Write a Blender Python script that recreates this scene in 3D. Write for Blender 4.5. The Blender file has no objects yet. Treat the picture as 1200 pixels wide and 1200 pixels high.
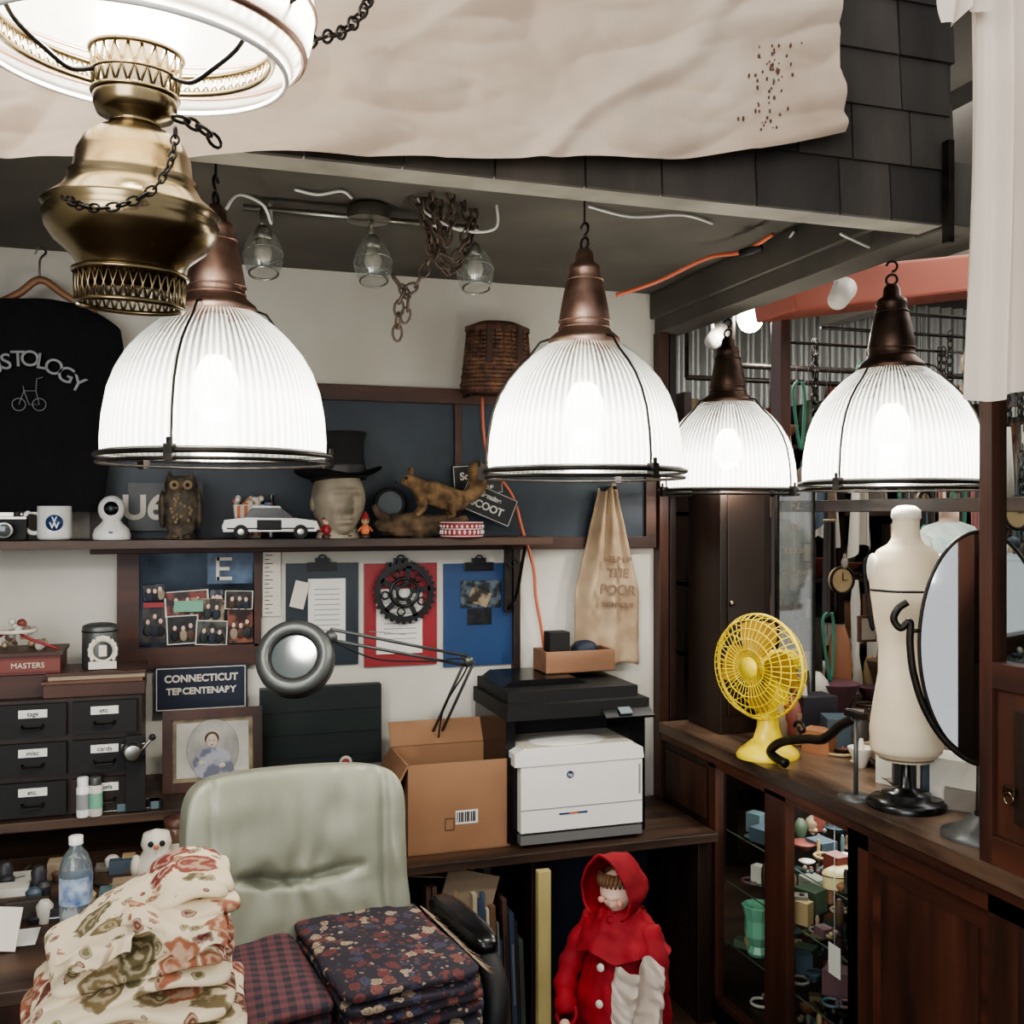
import bpy, bmesh, random
from math import *
from mathutils import Vector, Matrix, noise
random.seed(7)
V=Vector
# ---------- survey helpers: x along back wall, y towards back wall, z up; eye height 1.6 m ----------
TH=radians(18); CZ=1.6; F=1200.
fx,fy=sin(TH),cos(TH); rx,ry=cos(TH),-sin(TH)
def dB(px,b): return b/(fy+ry*(px-600)/F)
def dA(px,a): return a/(fx+rx*(px-600)/F)
def at(px,py,d):
    k=(px-600)/F
    return V((d*(fx+rx*k),d*(fy+ry*k),CZ+(600-py)/F*d))
def pB(px,py,b): return at(px,py,dB(px,b))
def pA(px,py,a): return at(px,py,dA(px,a))
def T(p): return Matrix.Translation(V(p))
def R(a,ax='Z'): return Matrix.Rotation(radians(a),4,ax)
def S(x,y=None,z=None):
    if y is None: y=z=x
    return Matrix.Diagonal((x,y,z,1))
def lin(c): return tuple((v/255/12.92 if v<=10 else ((v/255+.055)/1.055)**2.4) for v in c)+(1,)
# ---------- materials ----------
def mk(name,c,r=.6,m=0,c2=None,ns=8,bump=0,st=(1,1,1),det=5,lo=.35,hi=.65,spec=.5,emit=0,tr=0):
    M=bpy.data.materials.new(name);M.use_nodes=True
    N=M.node_tree.nodes;L=M.node_tree.links;p=N['Principled BSDF']
    p.inputs['Base Color'].default_value=lin(c);p.inputs['Roughness'].default_value=r
    p.inputs['Metallic'].default_value=m;p.inputs['Specular IOR Level'].default_value=spec
    if emit: p.inputs['Emission Color'].default_value=lin(c);p.inputs['Emission Strength'].default_value=emit
    if tr: p.inputs['Transmission Weight'].default_value=tr
    if c2 or bump:
        tc=N.new('ShaderNodeTexCoord');mp=N.new('ShaderNodeMapping');mp.inputs['Scale'].default_value=st
        nz=N.new('ShaderNodeTexNoise');nz.inputs['Scale'].default_value=ns;nz.inputs['Detail'].default_value=det
        L.new(tc.outputs['Object'],mp.inputs[0]);L.new(mp.outputs[0],nz.inputs[0])
        if c2:
            cr=N.new('ShaderNodeValToRGB');e=cr.color_ramp.elements
            e[0].position=lo;e[1].position=hi;e[0].color=lin(c);e[1].color=lin(c2)
            L.new(nz.outputs[0],cr.inputs[0]);L.new(cr.outputs[0],p.inputs['Base Color'])
        if bump:
            b=N.new('ShaderNodeBump');b.inputs['Strength'].default_value=bump;b.inputs['Distance'].default_value=.01
            L.new(nz.outputs[0],b.inputs['Height']);L.new(b.outputs[0],p.inputs['Normal'])
    return M
def cloth_pat(name,base,cols,scale,thr,warp=.3,rough=.9,leaf=None,mixb=.16):
    M=mk(name,base,rough);N=M.node_tree.nodes;L=M.node_tree.links;p=N['Principled BSDF']
    tc=N.new('ShaderNodeTexCoord');nz=N.new('ShaderNodeTexNoise');nz.inputs['Scale'].default_value=scale*1.5;nz.inputs['Detail'].default_value=3
    L.new(tc.outputs['Object'],nz.inputs[0])
    def layer(sc,th,cols_,prev,k,off):
        mx=N.new('ShaderNodeVectorMath');mx.operation='MULTIPLY_ADD';mx.inputs[1].default_value=(warp/sc*3,)*3
        L.new(nz.outputs['Color'],mx.inputs[0]);L.new(tc.outputs['Object'],mx.inputs[2])
        ad=N.new('ShaderNodeVectorMath');ad.inputs[1].default_value=(off,off*.7,off*.3);L.new(mx.outputs[0],ad.inputs[0])
        vo=N.new('ShaderNodeTexVoronoi');vo.inputs['Scale'].default_value=sc;L.new(ad.outputs[0],vo.inputs['Vector'])
        cr=N.new('ShaderNodeValToRGB');cr.color_ramp.interpolation='CONSTANT'
        while len(cr.color_ramp.elements)<len(cols_): cr.color_ramp.elements.new(.5)
        for i,c in enumerate(cols_):
            cr.color_ramp.elements[i].position=i/len(cols_);cr.color_ramp.elements[i].color=lin(c)
        sp=N.new('ShaderNodeSeparateColor');L.new(vo.outputs['Color'],sp.inputs[0]);L.new(sp.outputs[0],cr.inputs[0])
        wv=N.new('ShaderNodeMath');wv.operation='MULTIPLY';wv.inputs[1].default_value=k;L.new(vo.outputs['Distance'],wv.inputs[0])
        sn=N.new('ShaderNodeMath');sn.operation='SINE';L.new(wv.outputs[0],sn.inputs[0])
        s2=N.new('ShaderNodeMath');s2.operation='MULTIPLY_ADD';s2.inputs[1].default_value=.3;s2.inputs[2].default_value=mixb;s2.use_clamp=True;L.new(sn.outputs[0],s2.inputs[0])
        m1=N.new('ShaderNodeMix');m1.data_type='RGBA';L.new(s2.outputs[0],m1.inputs[0]);L.new(cr.outputs[0],m1.inputs[6]);m1.inputs[7].default_value=lin(base)
        lt=N.new('ShaderNodeMath');lt.operation='LESS_THAN';lt.inputs[1].default_value=th;L.new(vo.outputs['Distance'],lt.inputs[0])
        m2=N.new('ShaderNodeMix');m2.data_type='RGBA';L.new(lt.outputs[0],m2.inputs[0])
        if prev is None: m2.inputs[6].default_value=lin(base)
        else: L.new(prev,m2.inputs[6])
        L.new(m1.outputs[2],m2.inputs[7]);return m2.outputs[2]
    a=layer(scale*2.1,.3,leaf or cols[::-1],None,34,3.1)
    b=layer(scale,thr,cols,a,30,0)
    L.new(b,p.inputs['Base Color']);return M
def glass_mat(name,tcol,wt,wtr,rough=.15,ribs=0,dif=.3):
    M=bpy.data.materials.new(name);M.use_nodes=True;N=M.node_tree.nodes;L=M.node_tree.links;N.clear()
    o=N.new('ShaderNodeOutputMaterial');t=N.new('ShaderNodeBsdfTransparent');t.inputs[0].default_value=(.93,.95,.94,1)
    tl=N.new('ShaderNodeBsdfTranslucent');tl.inputs[0].default_value=lin(tcol);g=N.new('ShaderNodeBsdfGlossy');g.inputs['Roughness'].default_value=rough
    df=N.new('ShaderNodeBsdfDiffuse');df.inputs[0].default_value=lin(tcol)
    m0=N.new('ShaderNodeMixShader');m0.inputs[0].default_value=dif;L.new(tl.outputs[0],m0.inputs[1]);L.new(df.outputs[0],m0.inputs[2])
    m1=N.new('ShaderNodeMixShader');m1.inputs[0].default_value=wt;L.new(t.outputs[0],m1.inputs[1]);L.new(m0.outputs[0],m1.inputs[2])
    m2=N.new('ShaderNodeMixShader');m2.inputs[0].default_value=wtr;L.new(m1.outputs[0],m2.inputs[1]);L.new(g.outputs[0],m2.inputs[2])
    L.new(m2.outputs[0],o.inputs[0])
    if ribs:
        def mth(op,a,b=None,c=None,cl=False):
            n=N.new('ShaderNodeMath');n.operation=op;n.use_clamp=cl
            for i,q in enumerate((a,b,c)):
                if q is None: continue
                if isinstance(q,(int,float)): n.inputs[i].default_value=q
                else: L.new(q,n.inputs[i])
            return n.outputs[0]
        tc=N.new('ShaderNodeTexCoord');s=N.new('ShaderNodeSeparateXYZ');L.new(tc.outputs['Object'],s.inputs[0])
        an=mth('ARCTAN2',s.outputs[1],s.outputs[0]);st=mth('MULTIPLY_ADD',mth('SINE',mth('MULTIPLY',an,ribs)),.5,.5)
        h=mth('MULTIPLY_ADD',s.outputs[2],1/.17,-.11/.17,True)  # height mix: whiter low, greyer and clearer high; lamp glow put into the glass
        hs=mth('MULTIPLY',mth('POWER',h,.8),mth('MULTIPLY_ADD',st,.5,.46))
        lo=mth('MULTIPLY_ADD',st,.22,.03)
        fac=mth('SUBTRACT',wt,mth('ADD',hs,lo),None,True);L.new(fac,m1.inputs[0])
        cr=N.new('ShaderNodeMix');cr.data_type='RGBA';cr.inputs[6].default_value=lin(tcol);cr.inputs[7].default_value=lin((150,158,150))
        L.new(mth('MULTIPLY',st,mth('MULTIPLY_ADD',h,.75,.28),None,True),cr.inputs[0]);L.new(cr.outputs[2],tl.inputs[0]);L.new(cr.outputs[2],df.inputs[0])
    return M
P=mk
plaster=P('plaster_cream',(196,192,180),.85,c2=(210,206,196),ns=3,bump=.05)
plasterhi=P('plaster_white',(205,203,196),.85,c2=(190,186,176),ns=2)
ceilm=P('ceiling_grey',(92,87,80),.85,c2=(76,72,66),ns=3)
ceil2=P('ceiling_far',(128,125,116),.85,c2=(104,101,94),ns=2)
beamm=P('beam_paint',(150,144,132),.7,c2=(116,111,101),ns=6)
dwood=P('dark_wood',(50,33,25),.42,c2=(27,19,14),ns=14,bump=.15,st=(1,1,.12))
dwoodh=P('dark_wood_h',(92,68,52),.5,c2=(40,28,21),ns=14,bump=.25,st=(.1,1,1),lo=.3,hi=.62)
rwood=P('red_wood',(86,49,35),.4,c2=(48,28,21),ns=12,bump=.15,st=(1,.15,1))
rwoodv=P('red_wood_v',(78,45,32),.42,c2=(42,25,19),ns=12,bump=.15,st=(1,1,.15))
fwood=P('frame_wood',(82,50,37),.5,c2=(50,31,24),ns=12,bump=.1,st=(.15,1,1))
ctop=P('counter_top',(128,105,86),.32,c2=(54,40,32),ns=10,bump=.25,st=(1,.2,1),lo=.3,hi=.62)
black=P('black_matte',(19,18,18),.65); blackg=P('black_gloss',(16,16,17),.25); iron=P('iron',(32,30,28),.45,.6,c2=(50,44,38),ns=30,bump=.2)
steel=P('steel',(160,158,150),.3,1); greym=P('grey_metal',(88,90,88),.42,.5); chrome=P('chrome',(200,198,190),.12,1)
brass=P('antique_brass',(158,142,110),.25,1,c2=(88,76,56),ns=5,lo=.3,hi=.75); copper=P('aged_copper',(206,174,158),.42,1,c2=(134,106,94),ns=9)
dcopper=P('dark_copper',(96,76,66),.4,.9,c2=(54,44,38),ns=9)
white=P('white_gloss',(230,228,222),.3); offw=P('off_white',(210,203,188),.6); paper=P('paper',(220,218,210),.8)
canvas=P('banner_canvas',(206,188,168),.9,c2=(160,138,118),ns=2.4,bump=.2,lo=.42,hi=.78,det=10)
stain=P('stain_brown',(96,72,56),.9)
curt=P('curtain_white',(216,205,191),.9,c2=(198,186,170),ns=3)
shing=[P('shingle_%d'%i,c,.9,c2=d,ns=9,bump=.35,st=(1,1,.25)) for i,(c,d) in enumerate([((68,63,58),(52,48,44)),((78,72,66),(58,54,49)),((60,56,52),(46,43,40))])]
milk=glass_mat('milk_glass',(255,251,242),.94,.04); pglass=glass_mat('prismatic_glass',(254,255,252),1.0,.08,.16,ribs=88,dif=.10)
clear=glass_mat('clear_glass',(225,230,228),.0,.02,.05)
clear2=glass_mat('clear_glass_shade',(225,230,228),.14,.14,.05)
bulbm=P('bulb_glow',(255,246,230),.5,emit=11)
slate=P('slate_board',(42,54,64),.5,c2=(28,38,48),ns=4)
navy=P('navy',(26,34,52),.6); blue=P('clip_blue',(36,64,104),.4); red=P('clip_red',(142,40,46),.45); dgreen=P('dark_green',(24,36,32),.5,c2=(14,23,21),ns=10,st=(.1,1,1))
redcoat=P('red_coat',(156,36,44),.75,c2=(124,28,36),ns=7,bump=.35,spec=.25); skin=P('doll_skin',(220,186,166),.5); bustm=P('bust_clay',(168,158,140),.6,c2=(132,122,104),ns=9)
felt=P('felt_black',(21,20,21),.85); tee=P('tee_black',(27,27,30),.95,c2=(21,21,23),ns=3,bump=.1,spec=.2)
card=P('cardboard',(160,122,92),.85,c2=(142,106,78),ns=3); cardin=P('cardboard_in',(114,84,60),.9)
leather=P('chair_leather',(156,158,140),.36,c2=(134,136,118),ns=4,bump=.12)
floral=cloth_pat('floral_fabric',(214,198,168),[(116,48,42),(146,92,66),(100,52,44),(96,88,58),(128,66,52),(114,98,66)],14,.46,.34,leaf=[(102,94,62),(136,92,66),(214,198,168),(120,110,78),(110,66,50),(108,62,48)],mixb=.14)
paisley=cloth_pat('paisley_rug',(42,38,46),[(116,70,62),(156,138,114),(62,60,80),(100,50,48)],34,.45,.3,mixb=.2)
yellow=P('fan_yellow',(236,210,58),.3); cream=P('dress_form',(222,208,182),.75,c2=(206,190,162),ns=4)
wick=P('wicker',(120,84,64),.7,c2=(64,44,33),ns=40); orange=P('cord_orange',(192,100,72),.5); fur=P('fur',(136,110,78),.95,c2=(74,56,40),ns=30,bump=.6)
barkm=P('bark',(112,92,70),.95,c2=(56,44,34),ns=18,bump=.8); owlm=P('owl_brown',(94,82,66),.7,c2=(44,38,32),ns=40,bump=.5)
sack=P('sackcloth',(186,166,138),.95,c2=(140,116,92),ns=5,bump=.3); greyt=P('print_grey',(140,142,142),.8); brownt=P('print_brown',(128,106,88),.95)
ylw=P('old_yellow',(204,190,132),.7,c2=(152,136,88),ns=10,st=(1,1,.2)); jade=P('jadeite',(116,168,142),.3); redp=P('red_paint',(156,88,72),.7)
corr=P('corrugated',(170,172,168),.4,.7); lens=P('lens_glass',(66,74,74),.08,0); mirrorm=P('mirror_glass',(200,204,204),.04,1)
flr=P('floor_wood',(80,60,46),.5,c2=(48,34,27),ns=6,st=(.2,1,1)); tube_o=P('toy_orange',(200,114,74),.5)
pbrown=P('text_brown',(84,58,44),.9)
PAL=[P('pal_%d'%i,c,.5) for i,c in enumerate([(124,64,54),(68,82,92),(166,144,106),(80,94,76),(194,189,178),(98,76,60),(44,42,46),(144,127,106),(104,74,80),(150,104,74),(90,110,114),(206,201,188),(60,53,47),(124,116,106)])]
# ---------- mesh builder ----------
class O:
    def __init__(s,name,M=None): s.n=name;s.v=[];s.f=[];s.m=[];s.s=[];s.mats=[];s.M=M or Matrix.Identity(4)
    def raw(s,vs,fs,mat,sm=False,M=None):
        X=s.M@M if M else s.M;o=len(s.v)
        s.v+= [X@V(p) for p in vs]
        if mat not in s.mats: s.mats.append(mat)
        i=s.mats.index(mat)
        for f in fs: s.f.append([a+o for a in f]);s.m.append(i);s.s.append(sm)
        return s
    def box(s,c,d,mat,M=None):
        x,y,z=[q/2 for q in d];vs=[V(c)+V((i*x,j*y,k*z)) for i in(-1,1) for j in(-1,1) for k in(-1,1)]
        return s.raw(vs,[(0,1,3,2),(4,6,7,5),(0,4,5,1),(2,3,7,6),(0,2,6,4),(1,5,7,3)],mat,False,M)
    def bx(s,x0,x1,y0,y1,z0,z1,mat,M=None): return s.box(((x0+x1)/2,(y0+y1)/2,(z0+z1)/2),(abs(x1-x0),abs(y1-y0),abs(z1-z0)),mat,M)
    def pb(s,p0,q0,p1,q1,b0,b1,mat):
        pm=(p0+p1)/2
        return s.bx(pB(p0,0,b0).x,pB(p1,0,b0).x,b0,b1,pB(pm,q1,b0).z,pB(pm,q0,b0).z,mat)
    def grid(s,fn,nu,nv,mat,sm=True,cu=False,M=None):
        vs=[fn(i/nu,j/nv) for j in range(nv+1) for i in range(nu+(0 if cu else 1))];w=nu if cu else nu+1;fs=[]
        for j in range(nv):
            for i in range(nu):
                i2=(i+1)%w if cu else i+1
                fs.append((j*w+i,j*w+i2,(j+1)*w+i2,(j+1)*w+i))
        return s.raw(vs,fs,mat,sm,M)
    def lathe(s,pr,mat,seg=32,c=(0,0,0),fl=0,M=None,sx=1,sy=1,sm=True,cap=True):
        n=len(pr);vs=[];fs=[]
        for r,z in pr:
            for i in range(seg):
                a=2*pi*i/seg;q=r+(fl if i%2 else 0);vs.append((c[0]+q*cos(a)*sx,c[1]+q*sin(a)*sy,c[2]+z))
        for j in range(n-1):
            for i in range(seg):
                k=(i+1)%seg;fs.append((j*seg+i,j*seg+k,(j+1)*seg+k,(j+1)*seg+i))
        s.raw(vs,fs,mat,sm,M)
        if cap:
            if pr[0][0]>1e-4: s.raw(vs[:seg],[tuple(range(seg))[::-1]],mat,False,M)
            if pr[-1][0]>1e-4: s.raw(vs[-seg:],[tuple(range(seg))],mat,False,M)
        return s
    def sph(s,c,r,mat,seg=20,M=None):
        if not hasattr(r,'__len__'): r=(r,r,r)
        return s.grid(lambda u,v:(c[0]+r[0]*cos(2*pi*u)*sin(pi*v),c[1]+r[1]*sin(2*pi*u)*sin(pi*v),c[2]-r[2]*cos(pi*v)),seg,max(6,seg//2),mat,True,True,M)
    def sel(s,c,r,mat,e=.4,e2=.4,nu=48,nv=28,disp=None,M=None):
        def sq(w,n):
            a,b=cos(w),sin(w);k=(abs(a)**n+abs(b)**n)**(-1/n);return a*k,b*k
        def fn(u,v):
            X,Y=sq(2*pi*u,2/e2);C,Z=sq(pi*(v-.5),2/e);p=V((r[0]*C*X,r[1]*C*Y,r[2]*Z))
            if disp: p=p+disp(p)
            return p+V(c)
        return s.grid(fn,nu,nv,mat,True,True,M)
    def tube(s,pts,r,mat,seg=8,closed=False,M=None,flat=1):
        pts=[V(p) for p in pts];n=len(pts);vs=[];fs=[];N=None
        for i,p in enumerate(pts):
            if closed: t=pts[(i+1)%n]-pts[i-1]
            else: t=pts[min(i+1,n-1)]-pts[max(i-1,0)]
            if t.length<1e-9: t=V((0,0,1))
            t.normalize()
            if N is None: N=t.cross(V((0,0,1)) if abs(t.z)<.9 else V((1,0,0)))
            N=N-t*N.dot(t)
            if N.length<1e-6: N=t.orthogonal()
            N.normalize();Bn=t.cross(N);q=r[i] if hasattr(r,'__len__') else r
            for k in range(seg):
                a=2*pi*k/seg;vs.append(p+N*(q*cos(a))+Bn*(q*flat*sin(a)))
        m=n if closed else n-1
        for i in range(m):
            j=(i+1)%n
            for k in range(seg): fs.append((i*seg+k,i*seg+(k+1)%seg,j*seg+(k+1)%seg,j*seg+k))
        if not closed: fs+=[tuple(range(seg))[::-1],tuple(range((n-1)*seg,n*seg))]
        return s.raw(vs,fs,mat,True,M)
    def cyl(s,a,b,r,mat,seg=16,r2=None,M=None): return s.tube([a,b],[r,r if r2 is None else r2],mat,seg,False,M)
    def tor(s,c,R_,r,mat,seg=32,rs=8,M=None,sx=1,sy=1):
        return s.tube([(c[0]+R_*sx*cos(2*pi*i/seg),c[1]+R_*sy*sin(2*pi*i/seg),c[2]) for i in range(seg)],r,mat,rs,True,M)
    def prism(s,poly,y0,y1,mat,M=None,sm=False):
        n=len(poly);vs=[(x,y0,z) for x,z in poly]+[(x,y1,z) for x,z in poly]
        return s.raw(vs,[tuple(range(n)),tuple(range(n,2*n))[::-1]]+[(i,(i+1)%n,n+(i+1)%n,n+i) for i in range(n)],mat,sm,M)
    def txt(s,t,size,mat,pos,M=None,depth=.0008,bold=0):
        cu=bpy.data.curves.new('t','FONT');cu.body=t;cu.size=size;cu.align_x='CENTER';cu.align_y='CENTER';cu.extrude=depth;cu.offset=bold
        ob=bpy.data.objects.new('t',cu);bpy.context.scene.collection.objects.link(ob);bpy.context.view_layer.update()
        me=bpy.data.meshes.new_from_object(ob.evaluated_get(bpy.context.evaluated_depsgraph_get()))
        vs=[(v.co.x,-v.co.z,v.co.y) for v in me.vertices];fs=[tuple(p.vertices) for p in me.polygons]
        bpy.data.objects.remove(ob);bpy.data.meshes.remove(me)
        return s.raw(vs,fs,mat,False,T(pos)@(M or Matrix.Identity(4)))
    def skin(s,nodes,edges,mat,M=None,sub=2,k=1):
        me=bpy.data.meshes.new('k');me.from_pydata([V(p[:3]) for p in nodes],edges,[]);ob=bpy.data.objects.new('k',me)
        bpy.context.scene.collection.objects.link(ob);md=ob.modifiers.new('s','SKIN')
        for i,p in enumerate(nodes):
            q=me.skin_vertices[0].data[i];q.radius=(p[3]*k,p[3]*k);q.use_root=(i==0)
        if sub: ob.modifiers.new('b','SUBSURF').levels=sub
        bpy.context.view_layer.update()
        m2=bpy.data.meshes.new_from_object(ob.evaluated_get(bpy.context.evaluated_depsgraph_get()))
        s.raw([v.co.copy() for v in m2.vertices],[tuple(p.vertices) for p in m2.polygons],mat,True,M)
        bpy.data.objects.remove(ob);bpy.data.meshes.remove(me);bpy.data.meshes.remove(m2);return s
    def done(s,bev=0,solid=0,org=None):
        xs=[p.x for p in s.v];ys=[p.y for p in s.v];zs=[p.z for p in s.v]
        c=V(((min(xs)+max(xs))/2,(min(ys)+max(ys))/2,min(zs))) if org is None else V(org)
        me=bpy.data.meshes.new(s.n);me.from_pydata([p-c for p in s.v],[],s.f)
        for m in s.mats: me.materials.append(m)
        me.polygons.foreach_set('material_index',s.m);me.polygons.foreach_set('use_smooth',s.s)
        bm=bmesh.new();bm.from_mesh(me);bmesh.ops.recalc_face_normals(bm,faces=bm.faces);bm.to_mesh(me);bm.free();me.update()
        ob=bpy.data.objects.new(s.n,me);ob.location=c;bpy.context.scene.collection.objects.link(ob)
        if solid: md=ob.modifiers.new('sol','SOLIDIFY');md.thickness=solid;md.offset=0
        if bev: md=ob.modifiers.new('bev','BEVEL');md.width=bev;md.segments=2;md.limit_method='ANGLE';md.angle_limit=radians(40)
        return ob
def spline(pts,n=8):
    pts=[V(p) for p in pts];o=[];m=len(pts)
    for i in range(m-1):
        p0=pts[max(i-1,0)];p1=pts[i];p2=pts[i+1];p3=pts[min(i+2,m-1)]
        for k in range(n):
            t=k/n;o.append(.5*((2*p1)+(-p0+p2)*t+(2*p0-5*p1+4*p2-p3)*t*t+(-p0+3*p1-3*p2+p3)*t**3))
    o.append(pts[-1]);return o
def chain(o,pts,r,w,mat,n=8):
    pp=spline(pts,n);L=[0]
    for i in range(1,len(pp)): L.append(L[-1]+(pp[i]-pp[i-1]).length)
    step=r*2.5;k=0;i=1;d=0
    while d<L[-1]:
        while i<len(L)-1 and L[i]<d: i+=1
        t=(d-L[i-1])/max(1e-9,L[i]-L[i-1]);p=pp[i-1].lerp(pp[i],t);tg=(pp[i]-pp[i-1]).normalized()
        q=tg.to_track_quat('X','Z').to_matrix().to_4x4()
        M=T(p)@q@R(90*(k%2)+random.uniform(-15,15),'X')
        o.tube([(r*1.7*cos(a*pi/5),r*sin(a*pi/5),0) for a in range(10)],w,mat,5,True,M);d+=step;k+=1
def head(o,mat,H,M,eyes=None,lips=None,amp=1.,wide=1.):
    def ga(x,z,cx,cz,sx,sz): return exp(-((x-cx)/sx)**2-((z-cz)/sz)**2)
    def fn(u,v):
        a=2*pi*u;b=pi*(v-.5);x=cos(b)*sin(a);y=-cos(b)*cos(a);z=sin(b)
        X=.37*x;Y=.45*y;Z=.5*z
        if Z<0: X*=1-.28*min(1,(-Z/.45))**1.3; Y*=1-.12*(-Z/.5)
        if y<0:
            f=min(1,-y*1.6)
            d=.12*ga(X,Z,0,-.10,.045,.06)+.07*ga(X,Z,0,-.02,.035,.09)+.045*ga(X,Z,0,.1,.2,.04)-.075*(ga(X,Z,.13,.03,.07,.045)+ga(X,Z,-.13,.03,.07,.045))
            d+=.035*ga(X,Z,0,-.235,.08,.018)+.038*ga(X,Z,0,-.285,.07,.022)-.035*ga(X,Z,0,-.26,.1,.01)-.02*ga(X,Z,0,-.335,.1,.02)+.06*ga(X,Z,0,-.4,.1,.055)+.03*(ga(X,Z,.2,-.1,.07,.07)+ga(X,Z,-.2,-.1,.07,.07))
            d+=.035*(ga(X,Z,.05,-.135,.022,.025)+ga(X,Z,-.05,-.135,.022,.025))+.03*(ga(X,Z,.13,.02,.04,.02)+ga(X,Z,-.13,.02,.04,.02))-.03*(ga(X,Z,.11,-.2,.025,.07)+ga(X,Z,-.11,-.2,.025,.07))
            Y-=d*f*amp
        return (X*wide,Y,Z)
    M=M@S(H);o.grid(fn,110,90,mat,True,True,M)
    for sx in(-1,1):
        o.sph((sx*.36*wide,.03,-.02),(.035,.07,.1),mat,12,M)
        if eyes: o.sph((sx*.13,-.372-.02*(1-amp),.025),(.04,.03,.024),eyes,12,M)
    if lips: o.sph((0,-.415-.02*amp,-.262),(.055,.02,.018),lips,12,M)
# ================= ROOM =================
BW=3.29; AR=1.60; CEIL=2.37
O('floor').bx(-3,7,-2.5,5.4,-.05,0,flr).done()
O('wall_back').bx(-3,AR,BW,BW+.12,0,CEIL,plaster).done()
O('wall_left').bx(-3.1,-3,-1.5,BW+.12,0,3.6,plaster).done()
O('ceiling').bx(-3,AR+.1,1.93,BW+.12,CEIL,CEIL+.05,ceilm).done()
O('trim_beam').bx(-3,AR,1.84,1.93,2.23,2.37,beamm).bx(AR,AR+.10,1.84,BW+.12,2.23,2.37,ceilm).bx(AR-.02,AR+.0,1.93,BW,2.28,2.37,ceilm).done(.003)
o=O('wall_shingled');o.bx(-3,AR-.01,1.85,1.93,2.37,3.7,shing[2])
r=0;z=2.225
while z<3.5:
    x=-1.6+(r%2)*.09
    while x<AR-.02:
        wd=random.uniform(.12,.22);x1=min(x+wd,AR+.012*(r%2))
        o.box(((x+x1)/2,0,.075),(x1-x-.004,.012,.15),random.choice(shing),T((0,1.832,z))@R(-4+random.uniform(-.8,.8),'X'))
        x=x1
    z+=.118;r+=1
o.box((AR+.004,1.89,2.9),(.012,.1,1.35),shing[0]);o.done(.001)
O('wall_far').bx(AR,8,5.2,5.3,0,2.3,P('far_wall',(84,74,64),.8,c2=(54,46,40),ns=3)).done()
o=O('wall_corrugated');o.grid(lambda u,v:(AR+.2+u*6.2,5.18+.02*sin(u*2*pi*70),2.2+v*.75),560,1,corr).done()
O('wall_right').bx(6.2,6.3,-1.0,5.3,0,3.0,P('far_wall_b',(100,92,82),.8,c2=(60,54,48),ns=3)).done()
O('ceiling_side').bx(AR+.1,6.4,-1.0,5.3,2.86,2.92,ceil2).done()
o=O('trim_red_duct');o.bx(0,1.7,0,.25,0,.13,redp,T((1.95,2.95,2.27))@R(-9,'Y')).done(.01)
O('trim_ceiling_beam').bx(2.2,2.34,1.0,5.2,2.6,2.86,ceilm).bx(3.6,3.7,1.0,5.2,2.7,2.86,plasterhi).done()
O('baseboard_back').bx(-3,AR,BW-.015,BW,0,.12,dwood).done()
O('trim_post').bx(AR-.005,AR+.03,BW-.05,BW+.12,0,2.23,rwoodv).bx(AR+.05,AR+.075,BW-.02,BW+.06,.87,2.23,dwood).done(.002)
o=O('chalkboard');x0=pB(115,0,BW).x
o.bx(x0,AR-.02,BW-.02,BW-.002,1.50,1.985,slate)
o.bx(x0-.02,AR-.01,BW-.035,BW-.002,1.955,2.005,fwood).bx(x0-.02,AR-.01,BW-.035,BW-.002,1.475,1.515,fwood)
o.bx(AR-.05,AR-.01,BW-.035,BW-.002,1.515,1.955,fwood).bx(x0-.02,x0+.02,BW-.035,BW-.002,1.515,1.955,fwood)
o.bx(pB(534,0,BW).x-.012,pB(534,0,BW).x+.012,BW-.035,BW-.002,1.515,1.955,fwood).done(.002)
o=O('wall_shelf');SX=pB(648,0,3.04).x
o.bx(-1.35,SX,3.04,BW-.036,1.497,1.521,dwoodh)
x=pB(612,0,3.1).x;o.box((x,BW-.04,1.38),(.025,.012,.23),iron)
o.tube(spline([(x,BW-.05,1.28),(x,3.16,1.33),(x,3.10,1.44),(x,3.07,1.49)]),.006,iron)
o.tube([(x+.02*cos(a*.7)*(1-a/14),3.2,1.43+.02*sin(a*.7)*(1-a/14)) for a in range(12)],.004,iron)
o.bx(pB(607,0,3.25).x-.012,pB(607,0,3.25).x+.012,BW-.03,BW-.002,.95,1.5,dwood)
o.done(.002)
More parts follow.
